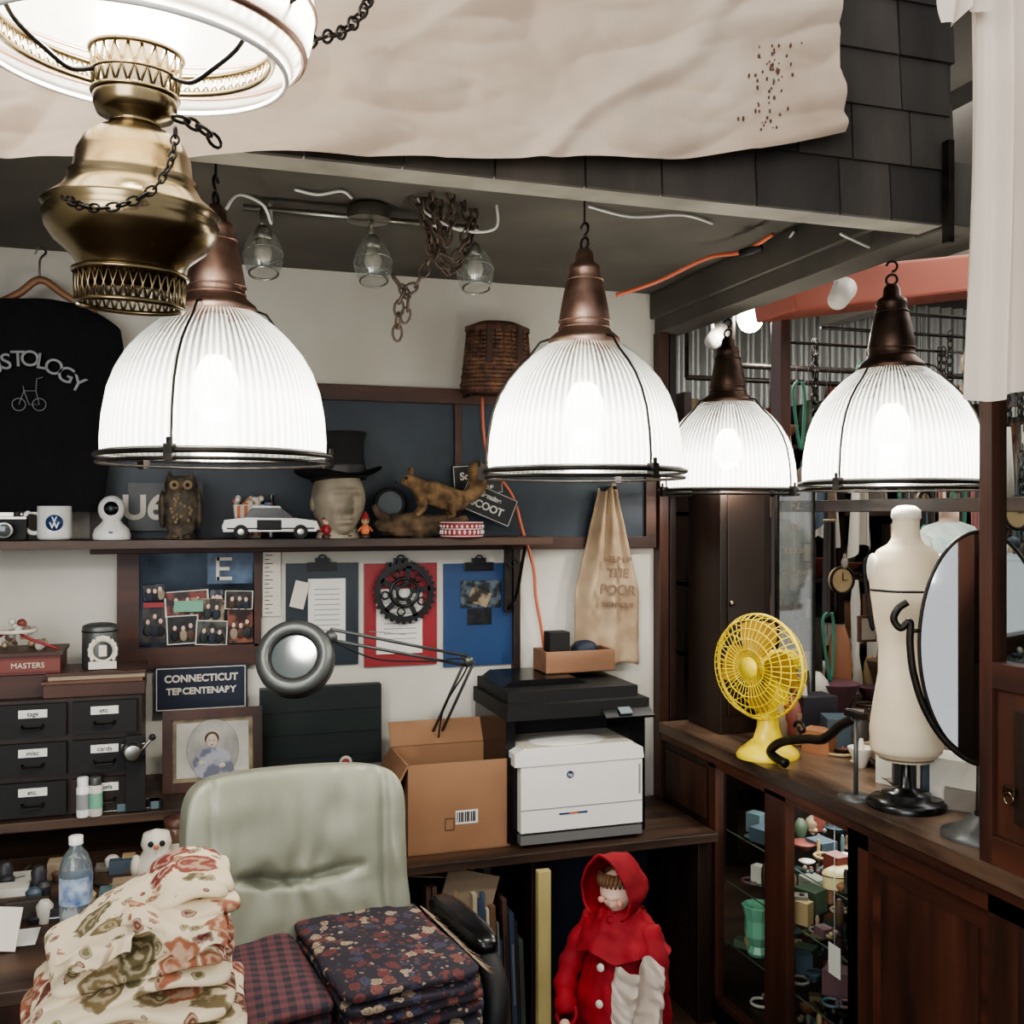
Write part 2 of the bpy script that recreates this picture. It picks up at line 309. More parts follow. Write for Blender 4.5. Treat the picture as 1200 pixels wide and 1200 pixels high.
# ================= PENDANTS =================
GP=[(.212,.0),(.213,.03),(.209,.08),(.2,.13),(.185,.17),(.165,.205),(.14,.235),(.112,.262),(.085,.282),(.066,.292)]
def pendant(p,cap,phase,top,energy):
    o=O('pendant_lamp',T(p)@R(phase))
    o.lathe(GP,pglass,176,fl=.004,cap=False)
    o.lathe([(.078,.282),(.082,.292),(.078,.30),(.06,.315),(.056,.33),(.057,.345),(.052,.375),(.047,.40),(.04,.43),(.036,.445),(.038,.452),(.034,.462),(.022,.47),(.02,.49),(.013,.50)],cap,40)
    for z in(.322,.337,.43): o.tor((0,0,z),.058 if z<.4 else .041,.002,cap,32,6)
    o.tor((0,0,0),.225,.005,iron,64,8).tor((0,0,-.014),.222,.0035,iron,64,8).tor((0,0,.006),.215,.003,steel,64,6)
    for k in range(3):
        a=2*pi*k/3;c,s_=cos(a),sin(a)
        pts=[(.075*c,.075*s_,.298),(.1*c,.1*s_,.29)]+[((r+.009)*c,(r+.009)*s_,z) for r,z in GP[::-1][2:]]+[(.226*c,.226*s_,-.012)]
        o.tube(pts,.0026,iron,6)
        o.box((0,0,0),(.02,.016,.03),iron,R(120*k)@T((.229,0,-.004)))
        o.cyl((.235*c,.235*s_,-.02),(.235*c,.235*s_,.022),.004,iron,8)
    o.tor((0,0,0),.013,.0035,iron,16,6,M=T((0,0,.512))@R(90,'X'))
    o.tube([(.013*sin(t),0,.545-.013*cos(t)) for t in [x*.45 for x in range(11)]],.0032,iron,6)
    o.cyl((0,0,.556),(0,0,top-p.z),.003,iron,6)
    o.cyl((0,0,.30),(0,0,.2),.024,white,16)
    o.lathe([(.012,.205),(.03,.19),(.042,.16),(.046,.13),(.04,.095),(.02,.075),(.001,.07)],bulbm,20)
    ob=o.done(org=p)
    l=bpy.data.lights.new('lamp_light','POINT');l.energy=energy;l.shadow_soft_size=.04;l.color=(1,.96,.89)
    lo=bpy.data.objects.new('bulb_light',l);bpy.context.scene.collection.objects.link(lo);lo.parent=ob;lo.location=(0,0,.045)
    return ob
LE=12
pendant(at(253,535,2.04),copper,248,CEIL,LE)
pendant(at(685,553,2.30),copper,286,CEIL,LE)
p4=at(853,575,dA(853,1.70));p5=at(1045,567,dA(1045,1.70))
pendant(p4,dcopper,300,2.285,LE);pendant(p5,dcopper,320,2.285,LE)
O('ceiling_rail').cyl((1.70,1.2,2.29),(1.70,3.5,2.29),.009,iron,10).cyl((1.70,1.89,2.29),(1.70,1.89,2.37),.006,iron,8).cyl((1.70,3.1,2.29),(1.70,3.1,2.37),.006,iron,8).cyl((1.76,1.2,2.31),(1.76,3.5,2.31),.006,greym,8).done()
# ================= HANGING BRASS OIL LAMP =================
c=at(153,337,1.13);o=O('hanging_oil_lamp',T(c)@R(1.6,'Y')@R(3,'X'))
o.lathe([(.0,.0),(.04,-.006),(.051,-.004),(.054,.018),(.062,.03),(.08,.045),(.089,.058),(.0925,.072),(.089,.079),(.094,.083),(.089,.088),(.074,.1),(.067,.112),(.0685,.117),(.063,.122),(.060,.142),(.052,.158),(.04,.168),(.028,.174),(.026,.18),(.04,.186),(.044,.196),(.044,.206)],brass,64)
def skirt(z0,z1,r0,r1,n):
    for k in range(n):
        a=2*pi*k/n;b=2*pi*(k+1)/n;m=(a+b)/2
        o.tube([(r0*cos(a),r0*sin(a),z0),((r0+r1)/2*cos(m),(r0+r1)/2*sin(m),(z0+z1)/2),(r1*cos(a),r1*sin(a),z1)],.0014,brass,4)
        o.tube([(r0*cos(b),r0*sin(b),z0),((r0+r1)/2*cos(m),(r0+r1)/2*sin(m),(z0+z1)/2),(r1*cos(b),r1*sin(b),z1)],.0014,brass,4)
skirt(-.02,.012,.056,.058,36);o.tor((0,0,-.02),.056,.003,brass,48).tor((0,0,.014),.059,.003,brass,48)
skirt(.208,.25,.044,.047,22);o.tor((0,0,.208),.045,.0025,brass).tor((0,0,.228),.046,.002,brass).tor((0,0,.252),.048,.003,brass)
o.lathe([(.03,.206),(.034,.235),(.03,.26)],offw,24)
ZS=.262
o.tor((0,0,ZS),.144,.004,brass,64).tor((0,0,ZS+.022),.147,.004,brass,64)
skirt(ZS,ZS+.022,.145,.146,76)
o.lathe([(.160,ZS-.018),(.174,ZS+.0),(.187,ZS+.025),(.190,ZS+.055),(.18,ZS+.1),(.16,ZS+.15),(.12,ZS+.2),(.08,ZS+.225),(.07,ZS+.26)],milk,72,cap=False)
o.tor((0,0,ZS+.006),.1785,.0042,copper,72,8).tor((0,0,ZS-.018),.160,.003,white,72,6).tor((0,0,ZS+.05),.190,.0025,copper,72,8)
for k in range(3):
    a=radians(-35+120*k);q=lambda r,z:(r*cos(a),r*sin(a),z)
    o.tube(spline([q(.046,.225),q(.07,.218),q(.095,.23),q(.125,.25),q(.148,.28),q(.196,.3),q(.208,.36),q(.16,.55),q(.03,.72)]),.0028,iron,6)
o.cyl((0,0,.70),(0,0,1.3),.004,brass,8)
ob=o.done()
ch=O('lamp_chain');A=lambda x,y,d=1.13:at(x,y,d)
chain(ch,[A(70,225,1.06),A(90,240,1.03),A(130,243,1.015),A(175,225,1.03),A(200,190,1.05),A(206,150,1.07)],.0042,.0013,iron)
chain(ch,[A(330,60,1.15),A(375,45,1.2),A(405,35,1.25),A(432,0,1.3),A(440,-60,1.35)],.007,.002,iron)
chain(ch,[A(212,140,1.08),A(235,150,1.1),A(255,168,1.12)],.006,.002,iron);ch.done()
l=bpy.data.lights.new('oil_lamp_light','POINT');l.energy=16;l.shadow_soft_size=.03;l.color=(1,.97,.9)
lo=bpy.data.objects.new('flame_light',l);bpy.context.scene.collection.objects.link(lo);lo.location=c+V((.005,0,ZS+.07));
lo.parent=ob;lo.matrix_parent_inverse=Matrix.Translation(-ob.location)
# ================= BANNER & CURTAIN =================
def ban(u,v):
    px=-60+u*1036;top=-70;bot=187+3*sin(px*.011)+ (0 if px<760 else -.00055*(px-760)**2)
    px2=px+v*8*(u>.9);p=pB(px2,top+(bot-top)*v,1.795)
    w=noise.noise(V((u*3,v*2,5)))*.25
    n=abs(noise.noise(V((u*7,v*1.8,0))))*.04+abs(noise.noise(V((u*5-v*3+w,v*4+u*4,4))))*.03+abs(noise.noise(V((u*16+v*6,v*4-u*9,2))))*.006+noise.noise(V((u*60,v*24,2)))*.0012+.014*max(0,sin(u*20+v*7+5*w*3))**6
    return p+V((0,-n,noise.noise(V((u*9,0,7)))*.008*v))
o=O('canvas_banner');o.grid(ban,320,100,canvas)
for k in range(60):
    px=random.gauss(895,13);py=random.uniform(60,165);px+= (110-py)*.16;u=(px+60)/1036;v=(py+70)/257
    if v>.93: continue
    p=V(ban(u,v))+V((0,-.003,0));r_=random.uniform(.001,.003);o.prism([(p.x+r_*cos(t)*random.uniform(.5,1.3)*.8,p.z+r_*sin(t)*random.uniform(.9,2.4)) for t in [i*pi/4 for i in range(8)]],p.y-.0005,p.y+.002,stain)
for px in(-40,250,600,950): p=pB(px,-62,1.80);o.cyl((p.x,1.775,p.z),(p.x,1.822,p.z),.004,iron,8)
o.done()
def cur(u,v):
    p=at(1142+u*110+5*sin(v*4)*(1-u),-60+v*(525+6*sin(u*9)),1.32);return p+V((-.0,.013*sin(u*17+v*.8)+.006*sin(u*39+v),0))
o=O('white_curtain').grid(cur,90,30,curt);o.grid(lambda u,v:at(1104+u*50,-40+v*(66+8*sin(u*7)-u*14),1.30)+V((0,.01*sin(u*14+v*3),0)),20,10,curt).done()
# ================= CEILING LIGHT FIXTURE =================
fb=2.55;zc=lambda px,py:pB(px,py,fb)
o=O('ceiling_light_fixture');cpt=zc(432,243);o.lathe([(.055,0),(.055,.03),(.04,.04)],steel,32,(cpt.x,fb,CEIL-.04))
pa=zc(285,247);pb_=zc(560,266);o.cyl((pa.x,fb,2.335),(pb_.x,fb,2.335),.008,steel,12)
ub=P('unlit_bulb',(176,170,158),.2)
for px in(307,434,552):
    x=zc(px,262).x
    o.cyl((x,fb,2.34),(x,fb-.02,2.28),.006,steel,10)
    Mx=T((x,fb-.02,2.285))@R(-14,'X')
    o.lathe([(.014,0),(.02,-.01),(.022,-.03),(.016,-.035)],steel,20,M=Mx)
    o.lathe([(.02,-.01),(.034,-.03),(.045,-.055),(.048,-.08),(.042,-.105),(.034,-.12)],clear2,32,M=Mx,cap=False)
    o.lathe([(.012,-.035),(.02,-.055),(.022,-.07),(.016,-.085),(.001,-.092)],ub,20,M=Mx)
    o.tor((0,0,-.12),.034,.0025,steel,24,6,M=Mx).tor((0,0,-.07),.047,.001,steel,24,5,M=Mx)
o.done()
rust=P('rust_chain',(90,76,66),.55,.4)
o=O('hanging_chains');B_=lambda x,y,b=2.45:pB(x,y,b)
chain(o,[B_(478,222),B_(492,245),B_(505,290),B_(490,330),B_(470,350),B_(465,402)],.012,.0034,rust)
chain(o,[B_(500,225),B_(515,290),B_(535,300),B_(548,262),B_(540,228)],.011,.0034,rust)
chain(o,[B_(505,226,2.4),B_(510,262,2.4),B_(522,285,2.4),B_(530,250,2.4),B_(528,228,2.4)],.011,.0034,rust)
chain(o,[B_(520,226,2.5),B_(500,260,2.48),B_(528,318,2.46),B_(552,275,2.5),B_(556,232,2.5)],.010,.003,rust)
chain(o,[B_(512,226),B_(520,270),B_(512,300),B_(526,322)],.010,.003,rust)
chain(o,[B_(465,330),B_(478,350),B_(474,375)],.012,.003,rust);o.done()
C_=lambda x,y:at(x,y,913/(600-y))
for pts in([at(265,245,2.04),at(280,228,2.1),at(308,240,2.4),at(318,262,2.45),at(316,238,2.5)],[C_(345,222),C_(372,228),C_(400,224),C_(412,232)],[B_(490,232),B_(500,250),B_(540,270),B_(580,268),B_(582,240)],[C_(690,242),C_(740,254),C_(800,252),C_(835,262)],
  [V((1.70,2.86,2.26)),at(895,322,3.1),at(930,272,2.75)],[at(985,274,2.4),at(1020,290,2.5),at(1052,298,2.56)]):
    O('electrical_cable').tube(spline(pts),.0035,white,6).done()
o=O('extension_cord')
o.tube(spline([at(722,346,3.0),at(770,330,3.0),at(830,302,2.95),at(870,295,2.85),at(905,275,2.7)]),.006,orange,8)
o.cyl(at(868,297,2.83),at(892,290,2.78),.011,black,10);o.done()
o=O('power_cord');o.tube(spline([pB(x,y,3.23) for x,y in[(565,466),(567,510),(575,545),(600,580),(612,620),(625,665),(628,700),(635,740),(640,782)]]),.0055,orange,8);o.done()
# ================= WALL HANGINGS =================
o=O('wicker_basket');c=pB(583,462,3.17);
for k in range(15):
    z=.012+k*.0135;r_=.118-.0018*k
    o.tube([(c.x+r_*(1+.02*sin(i*pi/2+k*pi))*cos(2*pi*i/40),c.y+r_*.62*sin(2*pi*i/40),c.z+z) for i in range(40)],.0075,wick,6,True)
for i in range(24):
    a=2*pi*i/24;o.cyl((c.x+.121*cos(a),c.y+.075*sin(a),c.z),(c.x+.1*cos(a),c.y+.062*sin(a),c.z+.2),.004,wick,5)
o.lathe([(.0,.002),(.115,.002),(.115,.012)],wick,32,tuple(c),sy=.62)
o.lathe([(.108,.200),(.108,.213),(.06,.232),(.0,.236)],wick,32,tuple(c),sy=.64)
bs=P('basket_strap',(60,36,26),.6)
for dx in(-.05,.05): o.box((c.x+dx,c.y-.078,c.z+.15),(.018,.008,.12),bs)
o.cyl((c.x-.09,3.16,c.z-.004),(c.x-.09,BW-.01,c.z-.004),.004,iron).cyl((c.x+.09,3.16,c.z-.004),(c.x+.09,BW-.01,c.z-.004),.004,iron)
o.done()
tb=3.16
o=O('black_tee_shirt')
def tsh(side):
    def fn(u,v):
        py=352+v*248;
        if v<.13: R_=70+ (v/.13)**.6*70
        elif v<.25: R_=141+5*(v-.13)/.12
        else: R_=146-(v-.25)/.75*26
        if v<.02: R_=66
        px=-90+u*(R_+90);p=pB(px,py,tb);e=min(1,min(u*1,1-u)*8)
        return p+V((0,side*(.03*sqrt(e)+.007*noise.noise(V((u*9,v*3,side)))+.006*e*sin(u*26+v*4)*max(0,v-.3)),0))
    return fn
o.grid(tsh(-1),70,50,tee);o.grid(tsh(1),20,20,tee)
s="RUSTOLOGY"
for i,ch_ in enumerate(s):
    t=(i+.5)/len(s);px=-28+t*126;py=440-26*sin(pi*min(1,max(0,(px+25)/120)))+ (t*14);ang=-(t-.45)*50
    p=pB(px,py,tb-.046);o.txt(ch_,.062,greyt,p,R(-ang,'Y'),bold=.0004)
for cx_ in(22,46):
    p=pB(cx_,474,tb-.044);o.tor((0,0,0),.017,.0012,greyt,24,5,M=T(p)@R(90,'X'))
o.tube([pB(x,y,tb-.044) for x,y in[(22,474),(28,458),(42,458),(46,474),(34,474),(28,458),(27,452)]],.0012,greyt,5).tube([pB(x,y,tb-.044) for x,y in[(42,458),(43,444),(50,442)]],.0012,greyt,5)
o.done()
o=O('clothes_hanger');hw=P('hanger_wood',(136,98,70),.4)
o.tube(spline([pB(-30,368,tb),pB(20,345,tb),pB(47,328,tb),pB(75,345,tb),pB(112,368,tb)]),.011,hw,10)
o.tube(spline([pB(47,330,tb),pB(47,305,tb),pB(54,296,tb+.02),pB(46,290,tb+.04),pB(41,298,tb+.05)]),.003,steel,6)
p=pB(46,290,BW);o.cyl(p,p+V((0,-.1,0)),.003,iron);o.done()
o=O('framed_mirror');b0=BW-.03
o.pb(137,636,163,782,b0,BW-.002,fwood).pb(163,757,305,782,b0,BW-.002,fwood).pb(298,636,306,757,b0,BW-.002,fwood).pb(163,630,298,638,b0,BW-.002,fwood)
o.pb(163,638,298,757,b0+.015,BW-.002,P('old_mirror',(70,78,86),.12,1,c2=(28,30,34),ns=5))
fc=[(60,50,44),(120,56,50),(84,96,104),(150,132,108),(34,36,40),(80,84,74),(130,78,58),(56,64,84)]
fm=[P('photo_%d'%i,c_,.35,c2=tuple(int(v*.3) for v in c_),ns=34,lo=.42,hi=.55) for i,c_ in enumerate(fc)]
for i,(a,b,c_,d,an) in enumerate([(166,704,195,755,2),(194,692,244,722,-3),(246,690,262,712,0),(222,700,264,728,4),(196,721,232,755,-2),(230,727,266,756,3),(266,712,297,755,-1),(168,684,194,703,-6),(264,692,296,714,2)]):
    yo=.0014*i;q=pB((a+c_)/2,(b+d)/2,b0+.012-yo);mm=dB((a+c_)/2,b0)/1200;w_=(c_-a)*mm;h_=(d-b)*mm;Mq=T(q)@R(an,'Y')
    if i in(1,4,5,8): o.box((0,0,0),(w_,.0006,h_),offw,Mq)
    o.box((0,-.0005,0),(w_*.92,.0006,h_*.92),fm[i%8],Mq)
    for s_ in(-.24,.02,.25): o.sph((s_*w_,-.001,random.uniform(0,.15)*h_),(.006,.001,.0078),skin,8,Mq).sph((s_*w_,-.0008,-.2*h_),(.013,.0008,.017),[navy,fwood,black,dgreen,PAL[7]][(i+int(s_*9))%5],8,Mq)
o.pb(168,706,192,712,b0-.003,b0-.001,red).pb(204,704,238,717,b0-.004,b0-.002,jade)
p=pB(263,655,b0+.012);o.box((p.x,b0+.012,p.z),(.045,.002,.01),offw).box((p.x-.02,b0+.012,p.z-.03),(.01,.002,.07),offw).box((p.x,b0+.012,p.z-.03),(.03,.002,.01),offw).box((p.x,b0+.012,p.z-.06),(.045,.002,.01),offw)
o.pb(243,640,296,684,b0+.0135,b0+.0145,P('photo_sky',(84,108,132),.3,c2=(40,50,64),ns=12))
o.done()
o=O('wall_ruler');o.pb(308,641,329,722,BW-.012,BW-.002,offw)
for k in range(16):
    p=pB(313+(k%2)*2,646+k*4.8,BW-.013);o.box((p.x,BW-.0128,p.z),(.014+.01*(k%2),.002,.0022),black)
o.done()
def clipb(px0,py0,px1,py1,m):
    o=O('clipboard');o.pb(px0,py0,px1,py1,BW-.012,BW-.003,m);pm=(px0+px1)/2
    o.pb(pm-17,py0-1,pm+17,py0+9,BW-.02,BW-.012,blackg).pb(pm-8,py0-6,pm+8,py0+2,BW-.024,BW-.012,blackg)
    p=pB(pm,py0-5,BW-.018);o.tor((0,0,0),.012,.0025,blackg,16,6,M=T(p)@R(90,'X'));return o
o=clipb(335,660,420,780,P('clip_dark',(34,44,52),.4));o.pb(361,678,405,752,BW-.0145,BW-.0125,paper)
p=pB(351,697,BW-.02);o.box((0,0,0),(.045,.003,.085),offw,T(p)@R(14,'Y'))
for k in range(9): o.pb(368,690+k*6,398,691+k*6,BW-.0155,BW-.0146,greyt)
o.done(.002)
o=clipb(427,660,512,780,red);o.pb(441,690,495,766,BW-.0145,BW-.0125,paper)
for k in range(9): o.pb(450,700+k*6,488,701+k*6,BW-.0155,BW-.0146,greyt)
o.done(.002)
o=clipb(520,660,603,780,blue);o.pb(540,680,588,712,BW-.016,BW-.0125,fm[2]).pb(548,713,576,732,BW-.016,BW-.0125,fm[4]);p=pB(562,700,BW-.02);o.box((0,0,0),(.07,.002,.05),fm[3],T(p)@R(20,'Y')).done(.002)
o=O('bicycle_chainring');p=pB(474,694,BW-.04);Mg=T(p);Rg=.098;nt=30
ring=[];inner=[]
for i in range(nt*4):
    a=2*pi*i/(nt*4);q=Rg*(1.06 if i%4 in(1,2) else .97);ring.append((q*cos(a),q*sin(a)));inner.append((.078*cos(a),.078*sin(a)))
n=len(ring);vs=[(x,-.003,z) for x,z in ring]+[(x,-.003,z) for x,z in inner]+[(x,.003,z) for x,z in ring]+[(x,.003,z) for x,z in inner];fs=[]
for i in range(n):
    j=(i+1)%n;fs+=[(i,j,n+j,n+i),(2*n+i,3*n+i,3*n+j,2*n+j),(i,2*n+i,2*n+j,j),(n+i,n+j,3*n+j,3*n+i)]
o.raw(vs,fs,blackg,False,Mg)
for k in range(5):
    o.box((0,0,.055),(.016,.006,.06),blackg,Mg@R(72*k+10,'Y'));o.tor((0,0,0),.012,.003,blackg,16,6,M=Mg@R(72*k+46,'Y')@T((0,0,.064))@R(90,'X'))
o.tor((0,0,0),.024,.005,blackg,24,6,M=Mg@R(90,'X')).tor((0,0,0),.045,.006,blackg,32,6,M=Mg@R(90,'X'));o.cyl(p+V((0,0,.088)),p+V((0,.035,.088)),.005,iron);o.done()
def sk(u,v):
    w0=9+26*min(1,v*1.7)+v*2
    px=711+(u-.5)*2*w0;py=572+v*208+4*sin(u*6);p=pB(px,py,3.24);return p+V((0,-.02*sin(pi*u)+.012*sin(u*17+v*2)*(1-.3*v)+.005*noise.noise(V((u*8,v*12,1))),0))
o=O('canvas_apron').grid(sk,40,50,sack)
for i,(t,sz) in enumerate([('HELP UP',.027),('THE',.044),('POOR',.048),('STAMP OUT',.022)]):
    p=pB(724,[656,672,692,709][i],3.198);o.txt(t,sz,brownt,p,R(4,'Y'))
p=pB(711,572,BW);o.cyl(p,p+V((0,-.08,0)),.005,iron).tube(spline([p+V((-.015,-.05,-.03)),p+V((0,-.06,.01)),p+V((.015,-.05,-.03))]),.006,sack,6)
o.done(solid=.003)
# ================= SHELF GOODS =================
SZ=1.522;SB=3.13
def sp(px,b=SB): q=pB(px,600,b);return V((q.x,b,SZ))
o=O('film_camera');c=sp(8);o.box((c.x,SB,SZ+.03),(.105,.035,.058),black).box((c.x,SB,SZ+.058),(.105,.034,.016),steel).box((c.x,SB,SZ+.071),(.04,.03,.014),steel)
o.cyl((c.x,SB-.015,SZ+.028),(c.x,SB-.05,SZ+.028),.023,steel,24).cyl((c.x,SB-.05,SZ+.028),(c.x,SB-.053,SZ+.028),.017,lens,24).cyl((c.x+.038,SB,SZ+.066),(c.x+.038,SB,SZ+.076),.008,steel);o.done(.002)
o=O('coffee_mug',T(sp(64)));o.lathe([(.0,.004),(.038,.0),(.044,.004),(.045,.01),(.045,.094),(.0435,.095),(.041,.092),(.041,.012),(.0,.01)],white,40)
o.tube(spline([(-.043,0,.075),(-.066,0,.078),(-.079,0,.06),(-.076,0,.035),(-.06,0,.02),(-.043,0,.02)]),.0065,white,10)
o.lathe([(.0225,0),(.0225,.0015),(0,.002)],blue,32,M=T((.004,-.0435,.048))@R(90,'X')).txt('V',.022,white,(.004,-.047,.056),depth=.001,bold=.0005).txt('W',.024,white,(.004,-.047,.040),depth=.001,bold=.0005);o.done()
o=O('security_camera',T(sp(131)));o.lathe([(.05,0),(.052,.012),(.046,.03),(.03,.045),(.024,.055)],white,32).sph((0,0,.085),(.037,.034,.04),white,28)
o.lathe([(.02,0),(.019,.004),(0,.005)],blackg,24,M=T((.0,-.031,.088))@R(90,'X')).sph((0,-.034,.088),(.009,.006,.009),lens,12).sph((.0,-.047,.02),(.008,.004,.003),blue,8);o.done()
pk=P('plate_dark',(34,36,38),.4)
o=O('licence_plate');o.pb(150,566,238,622,3.24,3.244,pk).txt('U6',.1,offw,pB(168,596,3.236),bold=.003).txt('5',.1,offw,pB(226,596,3.236),bold=.002);o.done()
o=O('owl_figurine',T(sp(212,3.1)));o.lathe([(.04,0),(.043,.01),(.034,.02),(.044,.04),(.054,.075),(.055,.1),(.048,.125),(.043,.14),(.046,.155),(.04,.172),(.02,.182),(0,.184)],owlm,28,sy=.8)
od=P('owl_disc',(140,120,90),.7);osp=P('owl_spot',(120,104,80),.7)
for s_ in(-1,1):
    o.lathe([(.012,0),(.001,.025)],owlm,8,(s_*.03,0,.172)).sph((s_*.018,-.034,.155),(.014,.008,.014),od,14).sph((s_*.018,-.041,.155),.006,black,10)
    o.sel((s_*.05,.0,.085),(.012,.03,.055),owlm,1,1,16,10);o.sph((s_*.016,-.035,.008),(.012,.014,.008),barkm,10)
o.lathe([(.007,0),(.001,.018)],pbrown,8,M=T((0,-.042,.148))@R(180,'X'))
for k in range(18): o.sph((random.uniform(-.03,.03),-.043,.05+k*.004),(.005,.003,.006),osp,6)
o.done()
o=O('toy_police_car',T(sp(318,3.11))@R(-6))
o.prism([(-.135,.02),(.13,.02),(.137,.035),(.132,.052),(.07,.06),(-.07,.062),(-.132,.055),(-.138,.035)],-.045,.045,white)
o.prism([(-.08,.06),(-.055,.09),(.03,.09),(.068,.06)],-.038,.038,blackg).prism([(-.06,.088),(-.052,.096),(.024,.096),(.032,.088)],-.036,.036,white)
o.box((.09,0,.055),(.08,.08,.008),black).box((-.005,-.0455,.04),(.07,.002,.03),black).box((-.01,0,.1),(.018,.06,.012),blue).box((.0,0,.1),(.008,.03,.014),red)
for x in(-.085,.085):
    for y in(-.04,.04): o.cyl((x,y-.01,.02),(x,y+.01,.02),.021,black,20).cyl((x,y-.012,.02),(x,y+.012,.02),.01,steel,14)
o.box((.0,-.046,.03),(.25,.002,.004),black).box((-.137,0,.035),(.004,.08,.012),steel).box((.137,0,.03),(.006,.085,.012),steel);o.done(.002)
o=O('striped_popcorn_box',T(sp(291,3.2)))
o.raw([(x*w_,y*w_*.7,z) for z,w_ in((0,.034),(.1,.045)) for x,y in((-1,-1),(1,-1),(1,1),(-1,1))],[(0,1,5,4),(1,2,6,5),(2,3,7,6),(3,0,4,7),(0,1,2,3)],offw)
for k in range(4): o.box((0,0,0),(.009,.002,.095),tube_o,T((-.03+.02*k,-.0295,.05))@R(8,'X'))
for k in range(26): o.sph((random.uniform(-.038,.038),random.uniform(-.025,.025),.1+random.uniform(0,.022)),.009,[offw,tube_o][k%4==0],8)
o.done()
o=O('bust_with_top_hat');c=sp(396,3.10)
Mh=T(c+V((.0,0,.108)))@R(10)@R(-4,'X')
head(o,bustm,.235,Mh,amp=1.25,wide=.9)
o.lathe([(.066,0),(.06,.02),(.05,.05),(.048,.07)],bustm,28,tuple(c),sy=1)
Ht=T(c+V((.003,.003,.186)))@R(12)@R(-3,'X')@R(-2,'Y')
def brim(u,v):
    a=2*pi*u;r_=.075+.057*v;return (r_*cos(a),r_*1.05*sin(a),.022*v*v*abs(cos(a))*1.3-.006*v*abs(sin(a)))
o.grid(brim,48,6,felt,True,True,Ht).grid(lambda u,v:tuple(V(brim(u,v))-V((0,0,.004))),48,6,felt,True,True,Ht)
o.lathe([(.084,-.012),(.083,.01),(.077,.05),(.08,.1),(.088,.124),(.088,.128),(.0,.130)],felt,40,M=Ht,sy=1.05).lathe([(.0845,.004),(.083,.028)],P('hat_band',(36,34,36),.4),40,M=Ht,sy=1.05,cap=False)
o.done()
for i,(px,m1) in enumerate([(383,red),(407,jade),(428,tube_o)]):
    o=O('bobble_figurine',T(sp(px,3.055)));o.lathe([(.014,0),(.016,.008),(.01,.012)],fwood,16).lathe([(.008,.01),(.014,.02),(.012,.035),(.005,.042)],m1,16).sph((0,0,.052),(.013,.013,.014),PAL[2] if i else skin,14)
    o.lathe([(.014,.056),(.01,.068),(.002,.08)],[red,tube_o,red][i],14).sph((-.004,-.012,.053),.002,black,6).sph((.004,-.012,.053),.002,black,6).cyl((-.012,0,.034),(-.022,-.005,.02),.003,m1,6).cyl((.012,0,.034),(.022,-.005,.02),.003,m1,6);o.done()
o=O('branch_log',T(sp(500,3.12)));o.sel((-.03,0,.036),(.13,.05,.036),barkm,.8,.9,60,30,lambda p:p.normalized()*(.014*noise.noise(p*26)+.006*noise.noise(p*70)));o.tube([(-.12,0,.045),(-.155,-.01,.075),(-.17,-.015,.1)],[.02,.014,.008],barkm,10).tube([(.06,0,.04),(.1,0,.045),(.13,0,.06)],[.022,.016,.01],barkm,10);o.done()
o=O('stuffed_squirrel',T(sp(512,3.11)+V((0,0,.074)))@S(1.15))
nod=[(.04,0,.034,.034),(.0,0,.05,.034),(-.035,0,.058,.026),(-.058,0,.076,.018),(-.078,0,.09,.020),(-.1,0,.084,.010),
 (.05,-.025,.024,.021),(.03,-.035,.01,.011),(.04,-.034,-.006,.007),(.018,-.036,-.010,.005),
 (.05,.025,.024,.021),(.03,.035,.01,.011),(.04,.034,-.006,.007),(.018,.036,-.010,.005),
 (-.045,-.02,.04,.012),(-.038,-.024,.016,.008),(-.055,-.024,-.002,.006),(-.066,-.024,-.006,.005),
 (-.045,.02,.04,.012),(-.038,.024,.016,.008),(-.055,.024,-.002,.006),(-.066,.024,-.006,.005),
 (.08,0,.04,.015),(.108,0,.06,.024),(.122,0,.092,.030),(.112,0,.122,.028),(.09,0,.135,.014)]
ed=[(0,1),(1,2),(2,3),(3,4),(4,5),(0,6),(6,7),(7,8),(8,9),(0,10),(10,11),(11,12),(12,13),(2,14),(14,15),(15,16),(16,17),(2,18),(18,19),(19,20),(20,21),(0,22),(22,23),(23,24),(24,25),(25,26)]
o.skin(nod,ed,fur,k=1.15)
for s_ in(-1,1): o.sph((-.072,s_*.013,.113),(.006,.004,.011),fur,8).sph((-.088,s_*.016,.094),.0038,blackg,8)
o.sph((-.112,0,.084),.003,black,6);o.done()
def plate(px,py,w_,h_,ang,lines,b,m,tm):
    o=O('licence_plate');M_=T(pB(px,py,b))@R(ang,'Y');o.M=M_;o.box((0,0,0),(w_,.003,h_),m)
    for t,s_,z_ in lines: o.txt(t,h_*s_,tm,(0,-.003,h_*z_),bold=.001)
    for a in(-1,1): o.box((0,-.002,a*h_*.46),(w_*.94,.001,h_*.02),tm).box((a*w_*.475,-.002,0),(w_*.01,.001,h_*.92),tm)
    o.done()
pbk=P('plate_black',(22,22,24),.35)
plate(560,562,.17,.10,-4,[('Scooters',.34,.12),('MOTOR CLUB',.16,-.28)],3.235,pk,offw)
plate(572,590,.19,.095,22,[('Genuine',.24,.22),('SCOOT',.36,-.14)],3.2,pbk,PAL[4])
o=O('patterned_tin',T(sp(541,3.07)));o.lathe([(.064,0),(.066,.004),(.066,.045),(.064,.048),(0,.049)],red,40)
for k in range(26):
    a=2*pi*k/26;o.sph((.0665*cos(a),.0665*sin(a),.016),(.004,.004,.007),white,6).sph((.0665*cos(a+.12),.0665*sin(a+.12),.034),(.004,.004,.005),white,6)
